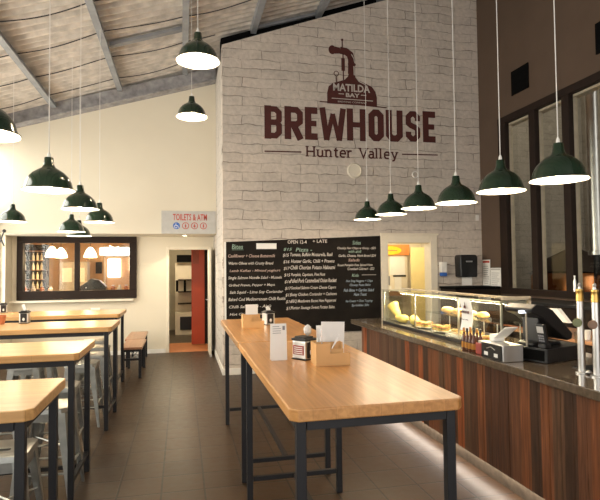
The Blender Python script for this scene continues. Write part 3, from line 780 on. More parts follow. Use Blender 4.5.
b = MB(); b.lathe([(0, .086), (.03, .086), (.03, .1), (0, .1)], seg=16); b.build('lid', M['steel'], o)
# black and steel box
o = empty('cutlery_box', (2.225, 3.325, CZ + .001), 0, 'black fronted steel box with papers on top, left of the till', 'box')
b = MB(); b.box(-.08, .08, -.13, .13, 0, .115); b.build('box_body', M['steel'], o, bevel=.004)
b = MB(); b.box(-.087, -.0805, -.12, .12, .006, .11); b.build('front_panel', M['black'], o)
for yy in (-.06, .06):
    b = MB(); b.box(-.0905, -.0875, yy - .022, yy + .022, .025, .05); b.build('badge', M['paper'], o)
b = MB(); b.tube([(-.089, .05, .075), (-.089, 0, .09), (-.089, -.05, .075)], .003, 6); b.build('box_emblem', M['steel'], o)
o = empty('paper_slips', (2.245, 3.32, CZ + .118), 0, 'cream paper slips leaning on top of the black and steel box', 'paper')
b = MB(); b.box(-.05, .05, -.10, .07, 0, .006, Matrix.Translation((0, 0, .06)) @ Matrix.Rotation(R(-32), 4, 'X')); b.build('slip', M['paper'], o)
b = MB(); b.box(-.04, .05, .07, .125, 0, .05); b.build('slip_stack', M['paper'], o, bevel=.004)

# till
o = empty('cash_drawer', (2.555, 3.25, CZ + .001), .3, 'black cash drawer on the bar under the till screen', 'cash drawer')
b = MB(); b.box(-.21, .23, -.13, .13, 0, .1); b.build('drawer_body', M['black'], o, bevel=.006)
b = MB(); b.box(-.2125, -.2105, -.11, .11, .015, .085); b.build('drawer_front', M['matte_black'], o)
o = empty('till_terminal', (2.46, 3.27, CZ + .103), .2, 'black till terminal with tilted screen seen from behind, on the cash drawer', 'till')
b = MB(); b.prism([(-.10, 0), (.18, 0), (.16, .02), (.05, .03), (.0, .2), (-.05, .2), (-.05, .03), (-.1, .02)], 'y', -.07, .07); b.build('stand', M['black'], o, bevel=.006)
b = MB(); b.prism([(-.17, .265), (-.12, .295), (-.05, .288), (.04, .25), (.23, .08), (.225, .04), (.18, .03), (.02, .14), (-.06, .20), (-.16, .238)], 'y', -.12, .12); b.build('screen', M['black'], o, bevel=.008)
b = MB(); b.tube([(-.14, -.05, .0), (-.14, -.05, .23)], .006, 8); b.build('display_pole', M['mull_light'], o)
b = MB(); b.box(-.20, -.08, -.062, -.038, .232, .253); b.build('customer_display', M['screen'], o, bevel=.002)
o = empty('card_reader', (2.405, 3.105, CZ + .102), .2, 'small black card reader with keypad standing in front of the till screen', 'card reader')
b = MB(); mt = Matrix.Rotation(R(-12), 4, 'Y'); b.box(-.012, .012, -.035, .035, .03, .17, mt); b.box(-.03, .03, -.03, .03, 0, .03); b.build('reader_body', M['black'], o, bevel=.006)
b = MB(); b.box(-.0135, -.0125, -.026, .026, .11, .155, mt); b.build('reader_screen', M['sign_face'], o)
b = MB()
for r_ in range(3):
    for c_ in range(3): b.box(-.0145, -.0125, -.022 + c_ * .016, -.010 + c_ * .016, .05 + r_ * .017, .061 + r_ * .017, mt)
b.build('keypad', M['print'], o)
o = empty('glass_tumbler', (2.73, 3.16, CZ + .102), 0, 'clear glass tumbler on the cash drawer beside the till screen', 'glass')
b = MB(); b.lathe([(0, 0), (.028, 0), (.034, .09), (.032, .09), (.026, .006), (0, .006)], seg=24); b.build('tumbler', M['case_glass'], o, smooth=True)

# beer taps
def tap(x, y, lab, badge, first=None):
    o = empty('beer_tap', (x, y, CZ + .001), 0, lab, 'beer tap', 'beer taps on the bar')
    b = MB(); b.lathe([(0, 0), (.036, 0), (.036, .008), (.021, .012), (.0205, .44), (0, .44)], seg=24); b.build('column', M['steel'], o, smooth=True)
    b = MB(); b.lathe([(.0, .441), (.0225, .441), (.0235, .46), (.0215, .465), (.0215, .50), (.0235, .505), (.021, .515), (0, .516)], seg=24); b.build('brass_collar', M['brass'], o, smooth=True)
    b = MB(); b.lathe([(0, .517), (.011, .517), (.008, .53), (.012, .54), (.006, .553), (0, .555)], seg=16); b.build('top_knob', M['steel'], o, smooth=True)
    b = MB(); b.lathe([(0, 0), (.026, .0), (.026, .01), (.020, .012), (.020, .009), (0, .009)], seg=28)
    mt = Matrix.Translation((-.034, -.012, .31)) @ Matrix.Rotation(R(78), 4, Vector((1, -.62, 0)).normalized()) 
    for v in b.bm.verts: v.co = mt @ v.co
    bd = b.build('badge', M[badge], o, smooth=True)
    b = MB(); b.blob((.02, -.03, .012), .02, .02, .012); b.build('drain_nut', M['steel'], o, smooth=True)
tap(2.392, 2.755, 'steel beer tap column with brass collar and green round badge, left of two', 'badge_green')
tap(2.398, 2.640, 'steel beer tap column with brass collar and brown round badge, right of two', 'badge_brown')

# back bar along the right wall and under the brick wall
o = empty('back_bar', (4.8, 5.2, 0), 0, 'dark back bar cabinet running below the brewery window', 'cabinet')
b = MB(); b.box(-.30, .24, -4.0, 2.28, 0, 1.12); b.build('body', M['frame'], o)
b = MB(); b.box(-.34, .24, -4.02, 2.29, 1.121, 1.155); b.build('worktop', M['black'], o, bevel=.003)
b = MB(); b.box(-.33, -.301, -3.9, 2.0, .78, .80); b.build('wooden_edge', M['terracotta'], o)
for k in range(7):
    b = MB(); y0 = -3.9 + k * .86; b.box(-.318, -.3005, y0, y0 + .83, .05, .76); dd = b.build('cabinet_door', M['frame'], o, bevel=.003)
    b = MB(); b.tube([(-.335, y0 + .1, .5), (-.335, y0 + .1, .65)], .006, 8); b.build('handle', M['steel'], dd)
o = empty('back_counter', (4.62, 7.85, 0), 0, 'black topped cupboard below the paper towel dispenser', 'cabinet')
b = MB(); b.box(-.36, .42, -.30, .22, 0, 1.26); b.build('body', M['frame'], o)
b = MB(); b.box(-.38, .42, -.32, .22, 1.261, 1.30); b.build('worktop', M['matte_black'], o)
o = empty('steel_bottle', (5.035, 5.89, RWZ0 + .0405), 0, 'slim steel bottle standing on the brewery window sill', 'bottle')
o.location.x = 5.045; o.location.z = RWZ0 + .042
b = MB(); b.lathe([(0, 0), (.022, 0), (.022, .13), (.010, .165), (.010, .19), (0, .19)], seg=16); b.build('bottle_body', M['steel'], o, smooth=True)
b = MB(); b.lathe([(0, .191), (.012, .191), (.012, .21), (0, .212)], seg=12); b.build('bottle_cap', M['ceramic'], o, smooth=True)
# middle work bench behind the bar
o = empty('prep_bench', (3.55, 3.6, 0), 0, 'low wooden topped prep bench behind the bar, beyond the till', 'bench')
b = MB(); b.box(-.24, .3, -1.6, 1.1, 0, .96); b.build('body', M['frame'], o)
b = MB(); b.box(-.26, .32, -1.62, 1.12, .961, .99); b.build('worktop', M['bench_wood'], o)
for k, (y, z, a) in enumerate(((4.34, .992, .1), (4.25, 1.055, -.05))):
    o = empty('menu_wedge', (3.42, y, z), a, 'white folded menu wedge beyond the till, %s one' % ['lower', 'upper'][k], 'menu', 'white wedges beyond the till')
    b = MB(); b.prism([(-.24, 0), (.10, 0), (.10, .105), (-.02, .12), (-.16, .08)] if k == 0 else [(-.2, .05), (.12, .05), (.12, .16), (-.05, .17)], 'x', -.02, .02); b.build('folded_card', M['paper'], o)
for k, (x, y) in enumerate(((3.36, 3.80), (3.46, 3.74))):
    o = empty('glass_tumbler', (x, y, .9915), 0, 'glass standing on the prep bench between the till and taps, %s one' % ['left', 'right'][k], 'glass', 'glasses on the prep bench')
    b = MB(); b.lathe([(0, 0), (.026, 0), (.033, .08), (.031, .08), (.024, .006), (0, .006)], seg=20); b.build('tumbler', M['ceramic'], o, smooth=True)
o = empty('bar_mat', (2.56, 2.86, CZ + .001), 0, 'dark rubber bar mat on the counter left of the taps', 'mat')
b = MB(); b.box(-.09, .16, -.07, .07, 0, .006)
for k in range(9): b.box(-.085, .155, -.064 + k * .0155, -.060 + k * .0155, .006, .010)
b.build('mat', M['black'], o)

# ------------------------------------------------------------------ things on the brick wall
o = empty('paper_towel_dispenser', (4.71, BRY, 1.45), 0, 'black paper towel dispenser on the brick wall with white towel hanging out', 'dispenser')
b = MB(); b.prism([(-.155, .0), (.155, 0), (.165, .33), (.14, .375), (-.15, .375), (-.165, .33)], 'y', -.20, -.001); b.build('housing', M['black'], o, bevel=.02, seg=3)
b = MB(); b.box(-.06, .06, -.206, -.2005, .25, .275); b.build('logo_plate', M['steel'], o, bevel=.004)
b = MB(); b.box(-.095, .095, -.12, -.115, -.14, .004); b.build('paper_towel', M['paper'], o)
o = empty('soap_dispenser', (4.30, BRY, 1.47), 0, 'small white and blue soap dispenser on the brick wall beside the kitchen doorway', 'dispenser')
b = MB(); b.box(-.05, .06, -.10, -.001, .06, .24); b.build('housing', M['ceramic'], o, bevel=.012)
b = MB(); b.box(-.035, .05, -.11, -.001, .0, .059); b.build('blue_base', M['blue'], o, bevel=.008)
o = empty('wall_speaker', (2.77, BRY, 3.22), 0, 'round cream disc fitted on the brick wall below the painted lettering', 'speaker')
b = MB(); b.lathe([(0, 0), (.125, 0), (.125, .02), (.108, .034), (.10, .026), (0, .024)], seg=36)
for v in b.bm.verts: v.co = Vector((v.co.x, -v.co.z - .001, v.co.y))
b.build('disc', M['cream_trim'], o, smooth=True)
o = empty('wall_sensor', (3.85, BRY, 3.19), 0, 'tiny white ring on the brick wall behind a bar lamp cord', 'sensor')
b = MB(); b.lathe([(.045, 0), (.06, 0), (.055, .02), (.045, .02), (.045, 0)], seg=24)
for v in b.bm.verts: v.co = Vector((v.co.x, -v.co.z - .001, v.co.y))
b.build('ring', M['white_trim'], o, smooth=True)
o = empty('wall_switch', (5.0, BRY, 2.42), 0, 'small white switch plate high on the brick wall\'s right end', 'switch')
b = MB(); b.box(-.03, .03, -.012, -.001, 0, .1); b.build('plate', M['white_trim'], o, bevel=.003)
b = MB(); b.box(-.012, .012, -.017, -.0125, .035, .06); b.build('rocker', M['white_trim'], o)

# notices on the brown wall
def notice(y0, y1, z0, z1, lab, rows, head=None):
    o = empty('notice', (XR, (y0 + y1) / 2, z0), 0, lab, 'notice', 'notices on the brown wall')
    w = (y1 - y0) / 2; h = z1 - z0
    b = MB(); b.box(-.008, -.001, -w, w, 0, h); b.build('sheet', M['paper'], o)
    if head:
        b = MB(); b.box(-.0095, -.0085, -w * .9, w * .9, h * .88, h * .96); b.build('header_band', M[head], o)
    b = MB()
    for k in range(rows):
        z = h * (.08 + .74 * k / rows); b.box(-.0092, -.0085, -w * random.uniform(.3, .8), w * .8, z, z + h * .02)
    b.build('print_lines', M['print'], o)
notice(7.86, 8.08, 1.30, 1.74, 'tall white notice with reddish heading on the brown wall, left of two', 9, 'redprint')
notice(7.56, 7.845, 1.29, 1.60, 'white square notice with grey table on the brown wall, right of two', 7, 'sign_face')
notice(7.80, 7.98, 1.12, 1.27, 'small white card hanging below the two notices on the brown wall', 3)

# black vents on the brown wall
for k, (y0, y1, z0, z1) in enumerate(((6.74, 7.15, 4.30, 4.68), (5.08, 5.44, 4.26, 4.65))):
    o = empty('wall_vent', (XR, (y0 + y1) / 2, z0), 0, ['square black vent on the brown wall above the second bar lamp from right', 'square black vent on the brown wall at the right edge of the photo'][k], 'vent', 'black vents on the brown wall')
    w = (y1 - y0) / 2; h = z1 - z0
    b = MB(); b.box(-.02, -.001, -w, w, 0, h); b.build('grille', M['matte_black'], o, bevel=.004)
    b = MB()
    for q in range(7): z = h * (.1 + .12 * q); b.box(-.024, -.0205, -w * .88, w * .88, z, z + .015)
    b.build('louvres', M['matte_black'], o)

# ------------------------------------------------------------------ painted logo
lg = empty('painted_wall_logo', (0, BRY, 0), 0, 'maroon brewhouse lettering with kettle emblem painted on the white brick wall', 'wall sign')
D_ = -.0015
def letters_block(word, x0, z0, Ht, boxes, w, name='letter'):
    for ch, (a, c, dz) in zip(word, boxes):
        b = MB(); Wd = c - a; h = Ht; k = .055; t = w / 2
        def q(pts): return [(a + t + p[0] * (Wd - w), z0 + dz + t + p[1] * (h - w)) for p in pts]
        e = k / (h - w); ex = k / max(.01, (Wd - w))
        if ch == 'O': stroke(b, q([(ex, 0), (1 - ex, 0), (1, e), (1, 1 - e), (1 - ex, 1), (ex, 1), (0, 1 - e), (0, e)]), w, D_, closed=True)
        elif ch == 'U': stroke(b, q([(0, 1 + t / (h - w)), (0, e), (ex, 0), (1 - ex, 0), (1, e), (1, 1 + t / (h - w))]), w, D_)
        elif ch == 'S': stroke(b, q([(1, .72), (1, 1 - e), (1 - ex, 1), (ex, 1), (0, 1 - e), (0, .62), (.25, .54), (.75, .46), (1, .38), (1, e), (1 - ex, 0), (ex, 0), (0, e), (0, .28)]), w * .88, D_)
        elif ch == 'H':
            stroke(b, q([(0, -t / (h - w)), (0, 1 + t / (h - w))]), w, D_); stroke(b, q([(1, -t / (h - w)), (1, 1 + t / (h - w))]), w, D_); stroke(b, q([(.02, .5), (.98, .5)]), w * .8, D_)
        elif ch == 'E':
            stroke(b, q([(0, -t / (h - w)), (0, 1 + t / (h - w))]), w, D_)
            for zz, l_ in ((0, 1.25), (.5, 1.1), (1, 1.25)): stroke(b, q([(.02, zz), (l_, zz)]), w * .85 if zz == .5 else w, D_)
        elif ch == 'B':
            stroke(b, q([(0, -t / (h - w)), (0, 1 + t / (h - w))]), w, D_)
            stroke(b, q([(0, 1), (1 - ex, 1), (1, 1 - e), (1, .6), (1 - ex * .7, .5), (.1, .5)]), w * .85, D_)
            stroke(b, q([(.1, .5), (1 - ex * .7, .5), (1, .4), (1, e), (1 - ex, 0), (0, 0)]), w * .85, D_)
        elif ch == 'R':
            stroke(b, q([(0, -t / (h - w)), (0, 1 + t / (h - w))]), w, D_)
            stroke(b, q([(0, 1), (1 - ex, 1), (1, 1 - e), (1, .55), (1 - ex, .45), (.1, .45)]), w * .9, D_)
            stroke(b, q([(.45, .45), (1.05, -t / (h - w))]), w, D_)
        elif ch == 'W':
            u = 1 + t / (h - w); d = -t / (h - w)
            stroke(b, q([(-.08, u), (.16, d)]), w * .9, D_); stroke(b, q([(.16, d), (.5, u * .8)]), w * .7, D_); stroke(b, q([(.5, u * .8), (.84, d)]), w * .7, D_); stroke(b, q([(.84, d), (1.08, u)]), w * .9, D_)
        b.build(name, M['ink'], lg)
def U(u): return 1.294 + (u - 265) * (4.28 - 1.294) / 172 if False else None
# letter spans on the wall (metres)
spans = [(1.29, 1.60), (1.64, 1.97), (2.01, 2.26), (2.28, 2.73), (2.77, 3.10), (3.15, 3.44), (3.49, 3.79), (3.84, 4.06 + .03), (4.07 + .07, 4.30 + .08)]
spans = [(1.282, 1.572, 0), (1.607, 1.915, .007), (1.942, 2.176, .013), (2.205, 2.62, .02), (2.653, 2.985, .03), (3.029, 3.30, .039), (3.337, 3.64, .046), (3.690, 3.965, .055), (4.008, 4.26, .062)]
letters_block('BREWHOUSE', 1.29, 3.69, .535, spans, .108)
# tag line with slab serifs
glyph = {
 'H': ([[(0, 0), (0, 1)], [(.62, 0), (.62, 1)], [(0, .5), (.62, .5)]], [(0, 0), (0, 1), (.62, 0), (.62, 1)], .92),
 'u': ([[(0, .68), (0, .12), (.12, 0), (.3, 0), (.42, .14)], [(.42, .68), (.42, 0)]], [(0, .68), (.5, 0)], .72),
 'n': ([[(0, 0), (0, .68)], [(0, .52), (.14, .68), (.3, .68), (.42, .54), (.42, 0)]], [(0, 0), (.42, 0), (-.05, .68)], .72),
 't': ([[(.12, .95), (.12, .12), (.2, 0), (.36, 0)], [(-.04, .68), (.34, .68)]], [], .52),
 'e': ([[(.02, .36), (.46, .36), (.46, .5), (.36, .68), (.14, .68), (0, .52), (0, .16), (.14, 0), (.4, 0)]], [], .68),
 'r': ([[(0, 0), (0, .68)], [(0, .48), (.16, .68), (.34, .66)]], [(0, 0), (-.05, .68)], .52),
 'V': ([[(0, 1), (.34, 0), (.68, 1)]], [(0, 1), (.68, 1)], .84),
 'a': ([[(.03, .62), (.14, .68), (.3, .68), (.4, .56), (.4, 0)], [(.4, .4), (.12, .38), (0, .25), (0, .12), (.12, 0), (.26, 0), (.4, .14)]], [(.46, 0)], .66),
 'l': ([[(0, 0), (0, 1.02)]], [(0, 0), (-.05, 1.02)], .36),
 'y': ([[(0, .68), (.24, 0)], [(.48, .68), (.2, -.2), (.02, -.26)]], [(0, .68), (.48, .68)], .6),
}
x = 1.975; hh = .155; b = MB()
for ch in 'Hunter Valley':
    if ch == ' ': b.build('tag_word', M['ink'], lg); b = MB(); x += .10; continue
    st, sf, adv = glyph[ch]; kx = .186
    for s_ in st: stroke(b, [(x + p[0] * kx, 3.437 + p[1] * hh + (x - 2) * .008) for p in s_], .027, D_)
    for p in sf: stroke(b, [(x + p[0] * kx - .026, 3.437 + p[1] * hh + (x - 2) * .008), (x + p[0] * kx + .026, 3.437 + p[1] * hh + (x - 2) * .008)], .016, D_ - .0002)
    x += adv * kx + .006
b.build('tag_word', M['ink'], lg)
XEND = x
for x0, x1 in ((1.28, 1.88), (3.62, 4.276)):
    b = MB(); stroke(b, [(x0, 3.50 + (x0 - 2) * .018), (x1, 3.50 + (x1 - 2) * .018)], .02, D_); b.build('rule_line', M['ink'], lg)
# kettle emblem
def pw(u, v):   # emblem drawing units -> metres on the wall
    return (2.322 + (u - 45) * .002775, 4.318 + (465 - v) * .00270)
b = MB()
out = [(45, 465), (45, 400), (55, 360), (80, 338), (120, 325), (155, 312), (175, 290), (183, 262), (212, 262), (222, 290), (245, 312), (285, 328), (325, 345), (348, 375), (356, 410), (356, 465)]
b.prism([pw(*p) for p in out], 'y', D_ - .003, D_)
stroke(b, [pw(*p) for p in ((197, 275), (199, 215), (199, 185), (190, 155), (165, 137), (128, 132))], .125 - .005, D_)
stroke(b, [pw(*p) for p in ((176, 214), (225, 214))], .03, D_ - .001)
b.prism([pw(*p) for p in ((95, 112), (128, 116), (128, 152), (95, 156))], 'y', D_ - .004, D_)
ring = [pw(80 + 23 * math.cos(k * PI / 8), 133 + 28 * math.sin(k * PI / 8)) for k in range(16)]
b.prism(ring, 'y', D_ - .003, D_)
stroke(b, [pw(142, 62), pw(142, 112)], .018, D_); stroke(b, [pw(146, 150), pw(147, 315)], .02, D_); stroke(b, [pw(146, 180), pw(146, 258)], .06, D_)
b.prism([pw(142 + 8 * math.cos(k * PI / 4), 66 + 8 * math.sin(k * PI / 4)) for k in range(8)], 'y', D_ - .003, D_)
stroke(b, [pw(103 + 14 * math.cos(k * PI / 6), 278 + 15 * math.sin(k * PI / 6)) for k in range(12)], .012, D_, closed=True); stroke(b, [pw(105, 294), pw(106, 335)], .014, D_)
stroke(b, [pw(0, 457), pw(200, 460), pw(418, 470)], .018, D_)
em = b.build('kettle_emblem', M['ink'], lg)
b = MB(); stroke(b, [pw(214, 280), pw(213, 225)], .018, D_ - .0052); stroke(b, [pw(218, 205), pw(214, 178), pw(198, 152)], .014, D_ - .0052); stroke(b, [pw(222, 290), pw(245, 318), pw(280, 333)], .012, D_ - .0052)
stroke(b, [pw(72, 432), pw(330, 434)], .012, D_ - .0052); stroke(b, [pw(115, 402), pw(148, 402)], .012, D_ - .0052); stroke(b, [pw(255, 402), pw(288, 402)], .012, D_ - .0052)
b.build('emblem_highlight', M['brick_paint'], em)
p_ = pw(82, 383); text_on('MATILDA', .15, M['brick_paint'], em, (p_[0], D_ - .0065, p_[1]), 'emblem_word', width=.64, height=.125, offset=.004)
p_ = pw(160, 418); text_on('BAY', .1, M['brick_paint'], em, (p_[0], D_ - .0065, p_[1]), 'emblem_word', width=.24, height=.068, offset=.003)
p_ = pw(110, 455); text_on('BREWING COMPANY', .04, M['brick_paint'], em, (p_[0], D_ - .0065, p_[1]), 'emblem_word', width=.5, height=.028)

# ------------------------------------------------------------------ chalkboard
cb = empty('chalkboard_menu', (.665, BRY, .72), 0, 'wide black chalkboard menu covered in handwriting on the brick wall', 'chalkboard')
CWd = 2.53
b = MB(); b.prism([(0, -.12), (CWd, -.12), (CWd, 1.43), (0, 1.325)], 'y', -.022, -.002); b.build('board', M['slate'], cb)
b = MB(); b.box(-.028, -.001, -.026, -.002, -.12, 1.325); b.build('edge_strip', M['white_trim'], cb)
CH = -.0235
def chalk(txt, x, z, w, h=.045, m='chalk', sh=.25):
    text_on(txt, .07, M[m], cb, (x, CH, z), 'chalk_line', width=w, height=h, shear=sh, offset=.0008, ext=.0004)
chalk('Bites', .09, 1.215, .17, .075, 'chalk_green', .1); b = MB(); b.box(.09, .27, CH - .001, CH, 1.20, 1.204); b.build('chalk_underline', M['chalk_green'], cb)
b = MB(); b.box(.47, .79, -.026, CH, 1.215, 1.305); b.build('taped_paper', M['paper'], cb)
L1 = ['Cauliflower + Cheese Buttermilk', 'Warm Olives with Crusty Bread', 'Lamb Koftas - Minted yoghurt', 'Single Salmon Noodle Salad - Mussels', 'Grilled Prawn, Pepper + Mayo', 'Salt Squid - Lime Soy Coriander', 'Baked Cod Mediterranean Chilli Rustic', 'Chilli Salt Squid - Aioli', 'Hot Chips + Sauce']
for k, t in enumerate(L1):
    chalk(t, .03 + .01 * (k % 3), 1.085 - k * .112, [.74, .70, .80, .84, .72, .84, .90, .66, .55][k], .05 + .008 * (k % 2), 'chalk_pink' if k in (0, 2) else 'chalk')
chalk('OPEN 12-4', .97, 1.30, .31, .055, 'chalk', 0); chalk('+ LATE', 1.38, 1.315, .24, .05, 'chalk', 0)
chalk('$15', .90, 1.19, .14, .05, 'chalk_green'); chalk('Pizza -', 1.10, 1.175, .27, .06, 'chalk_green', .2)
L2 = ['Tomato, Buffalo Mozzarella, Basil', 'Hunter Garlic, Chilli + Prawns', 'Chilli Chorizo Potato Haloumi', 'Pumpkin, Capsicum, Pine Nuts', 'Pulled Pork Caramelised Onion Rocket', 'Smoked Salmon Cream Cheese Capers', 'Satay Chicken Coriander + Cashews', 'BBQ Meatlovers Bacon Ham Pepperoni', 'Hunter Sausage Sweet Potato Salsa']
for k, t in enumerate(L2):
    z = 1.10 - k * .105
    chalk('$%d' % (15 + k % 3), .89 + .006 * k, z - .005, .10, .055)
    chalk(t, 1.01 + .01 * (k % 2), z, [.70, .72, .74, .56, .76, .74, .76, .74, .72][k], .064)
chalk('Sides', 2.05, 1.285, .14, .065, 'chalk_green', .1)
L3 = [('Chunky Hot Chips w Gravy - $25', 1.21, 1.79, .66, 'chalk'), ('with aioli', 1.15, 1.98, .22, 'chalk_green'), ('Garlic, Cheese, Herb Bread $24', 1.085, 1.81, .64, 'chalk'), ('Salads', 1.01, 1.97, .20, 'chalk_pink'),
      ('Roast Pumpkin Feta Spiced Nuts', .935, 1.79, .60, 'chalk'), ('Crumbed Calamari - $22', .87, 1.96, .46, 'chalk'), ('Kids', .76, 2.03, .12, 'chalk_green'),
      ('Hot Dog Nuggets + Chips', .675, 1.93, .46, 'chalk_blue'), ('Cheesy Pasta Bake', .61, 1.99, .36, 'chalk_blue'), ('Fish Bites + Garden Salad', .52, 1.89, .52, 'chalk_blue'), ('Ham Toast', .45, 2.06, .22, 'chalk_blue'),
      ('Ice Cream + Choc Topping', .35, 1.92, .46, 'chalk_blue'), ('Sprinkles 50c', .28, 2.02, .30, 'chalk_blue')]
for t, z, x, w, m in L3: chalk(t, x, z, w, .048, m)
b = MB(); b.box(2.20, 2.45, CH - .001, CH, .785, .791); b.build('chalk_underline', M['chalk'], cb)

# ------------------------------------------------------------------ toilets sign
ts = empty('toilets_sign', (-.36, UP_Y, 2.278), 0, 'grey toilets and ATM sign with round symbols above the corridor door', 'sign')
SW = .97
b = MB(); b.box(0, SW, -.03, -.001, 0, .415); b.build('sign_board', M['sign_face'], ts, bevel=.002)
text_on('TOILETS & ATM', .12, M['redprint'], ts, (.20, -.0315, .245), 'sign_word', width=.61, height=.12, offset=.002)
def disc(mb, cx, cz, r, y, d=.0015, n=24): mb.prism([(cx + r * math.cos(2 * PI * k / n), cz + r * math.sin(2 * PI * k / n)) for k in range(n)], 'y', y - d, y)
for k, cx in enumerate((.265, .425, .585, .745)):
    b = MB()
    if k == 0: disc(b, cx, .145, .062, -.0305)
    else: stroke(b, [(cx + .056 * math.cos(a * PI / 10), .145 + .056 * math.sin(a * PI / 10)) for a in range(20)], .012, -.0305, .0015, True)
    rr = b.build('symbol_disc' if k == 0 else 'symbol_ring', M['blue'] if k == 0 else M['redprint'], ts)
    b = MB()
    if k == 0:
        stroke(b, [(cx - .01, .185), (cx - .01, .145), (cx + .022, .145), (cx + .035, .11)], .01, -.0322, .001); stroke(b, [(cx - .012 + .026 * math.cos(a), .13 + .026 * math.sin(a)) for a in [1.9 + .35 * q for q in range(12)]], .008, -.0322, .001)
    else:
        disc(b, cx, .172, .009, -.0305, .001, 12)
        b.prism([(cx - .014, .158), (cx + .014, .158), (cx + (.022 if k == 2 else .012), .128), (cx + .006, .128), (cx + .006, .108), (cx - .006, .108), (cx - .006, .128), (cx - (.022 if k == 2 else .012), .128)], 'y', -.0315, -.0305)
    b.build('symbol_figure', M['paper'] if k == 0 else M['redprint'], rr)
# soffit downlight
o = empty('downlight', (.05, 10.1, SOF), 0, 'small recessed downlight in the soffit before the corridor door', 'light')
b = MB(); b.lathe([(.05, -.008), (.065, -.008), (.065, -.001), (.05, -.001), (.05, -.008)], seg=24); b.build('trim_ring', M['white_trim'], o)
b = MB(); b.lathe([(0, -.004), (.049, -.004)], seg=24); b.build('lens', M['bulb'], o)
l = bpy.data.lights.new('downlight_lamp', 'SPOT'); l.energy = 30; l.spot_size = R(120); l.color = (1, .85, .55); l.shadow_soft_size = .05
lo = bpy.data.objects.new('downlight_lamp', l); COL.objects.link(lo); lo.location = (.05, 10.1, SOF - .02)

# ------------------------------------------------------------------ things on the tables
def tent_card(loc, rz, w, h, label, name='menu_card', cat='menu card', rows=True, group=None):
    o = empty(name, loc, rz, label, cat, group)
    b = MB(); b.hexa([(-w / 2, -.02, 0), (w / 2, -.02, 0), (w / 2, -.017, 0), (-w / 2, -.017, 0)], [(-w / 2, -.003, h), (w / 2, -.003, h), (w / 2, -.0005, h), (-w / 2, -.0005, h)])
    b.hexa([(-w / 2, .017, 0), (w / 2, .017, 0), (w / 2, .02, 0), (-w / 2, .02, 0)], [(-w / 2, .0005, h), (w / 2, .0005, h), (w / 2, .003, h), (-w / 2, .003, h)])
    b.build('folded_card', M['paper'], o)
    if rows:
        b = MB()
        for k in range(4):
            z = h * (.93 - k * .06); t = z / h; yy = -.02 + .017 * t - .0008
            b.box(-w * .38, w * (.15 if k else .05), yy, yy + .0006, z - .003, z)
        z = h * .88; t = z / h; yy = -.02 + .017 * t - .001
        b.box(w * .25, w * .4, yy, yy + .0006, z - .02, z + .012)
        b.build('print', M['print'], o)
    return o
tent_card((.568, 3.115, TH + .001), .05, .098, .218, 'tall white menu card standing on the nearer middle table')

def caddy(loc, rz, label, big=True):
    o = empty('wooden_caddy', loc, rz, label, 'caddy', 'wooden table caddies')
    W_, Dp, h1, h2, t = .195, .15, .125, .07, .009
    b = MB()
    b.box(0, W_ * .8, Dp * .45, Dp * .45 + t, .009, h1)                  # middle wall
    b.box(0, t, 0, Dp, .009, h1 if True else h2)                        # left wall
    b.box(W_ * .8, W_ * .8 + t, Dp * .3, Dp, .009, h1)
    b.box(0, W_ * .8 + t, Dp - t, Dp, .009, h1)
    b.prism([(0, .009), (W_, .009), (W_, h2), (W_ * .42, h2), (W_ * .42, h1), (0, h1)], 'y', -.001, t)
    b.box(W_ - t, W_, t, Dp * .3, .009, h2)
    b.build('box_body', M['caddy_wood'], o)
    b = MB(); b.box(0, W_, 0, Dp, 0, .0085); b.build('base', M['caddy_wood'], o)
    b = MB(); b.box(W_ * .46, W_ * .83, .018, .024, .055, .093); b.build('name_block', M['wood_pale'], o)
    return o
c1 = (.733, 2.84, TH + .001)
caddy(c1, -.03, 'wooden caddy with cutlery and white menus on the nearer middle table')
c2 = (.545, 4.80, TH + .001)
o = caddy(c2, -.02, 'wooden caddy with one white menu on the far middle table')
def sheet_in(cx, cy, cz, w, h, lab, rz=0, tilt=0, group=None, name='menu_booklet'):
    o = empty(name, (cx, cy, cz), rz, lab, 'menu', group)
    b = MB(); b.box(-w / 2, w / 2, -.0015, .0015, 0, h, Matrix.Rotation(R(tilt), 4, 'Y')); b.build('sheet', M['paper'], o)
sheet_in(c1[0] + .120, c1[1] + .100, c1[2] + .012, .14, .225, 'taller white menu sheet in the nearer wooden caddy', -.03, 2, 'white menus in the caddies')
sheet_in(c1[0] + .092, c1[1] + .115, c1[2] + .012, .115, .205, 'shorter white menu sheet behind, in the nearer wooden caddy', -.03, -1, 'white menus in the caddies')
sheet_in(c2[0] + .095, c2[1] + .10, c2[2] + .012, .115, .205, 'white menu sheet in the far wooden caddy', 0, 0, 'white menus in the caddies')
def cutlery(x, y, z, kind, tx, ty, lab):
    o = empty(kind, (x, y, z), 0, lab, kind, 'cutlery in the nearer caddy')
    o.rotation_euler = (R(tx), R(ty), 0)
    b = MB(); b.tube([(0, 0, 0), (0, 0, .09)], [.003, .004], 8); b.build('handle', M['steel'], o, smooth=True)
    b = MB()
    if kind == 'spoon': b.blob((0, 0, .118), .015, .004, .027)
    elif kind == 'fork':
        b.box(-.01, .01, -.001, .001, .091, .115)
        for k in range(4): b.box(-.01 + k * .0058, -.0075 + k * .0058, -.001, .001, .115, .15)
    else: b.prism([(-.005, .091), (.005, .091), (.006, .14), (0, .155), (-.005, .145)], 'y', -.001, .001)
    b.build('head', M['steel'], o, smooth=(kind == 'spoon'))
bz = c1[2] + .012
cutlery(c1[0] + .030, c1[1] + .085, bz + .045, 'fork', 2, 2, 'steel fork at the left of the nearer caddy')
cutlery(c1[0] + .045, c1[1] + .035, bz + .035, 'knife', 3, -3, 'steel knife at the left of the nearer caddy')
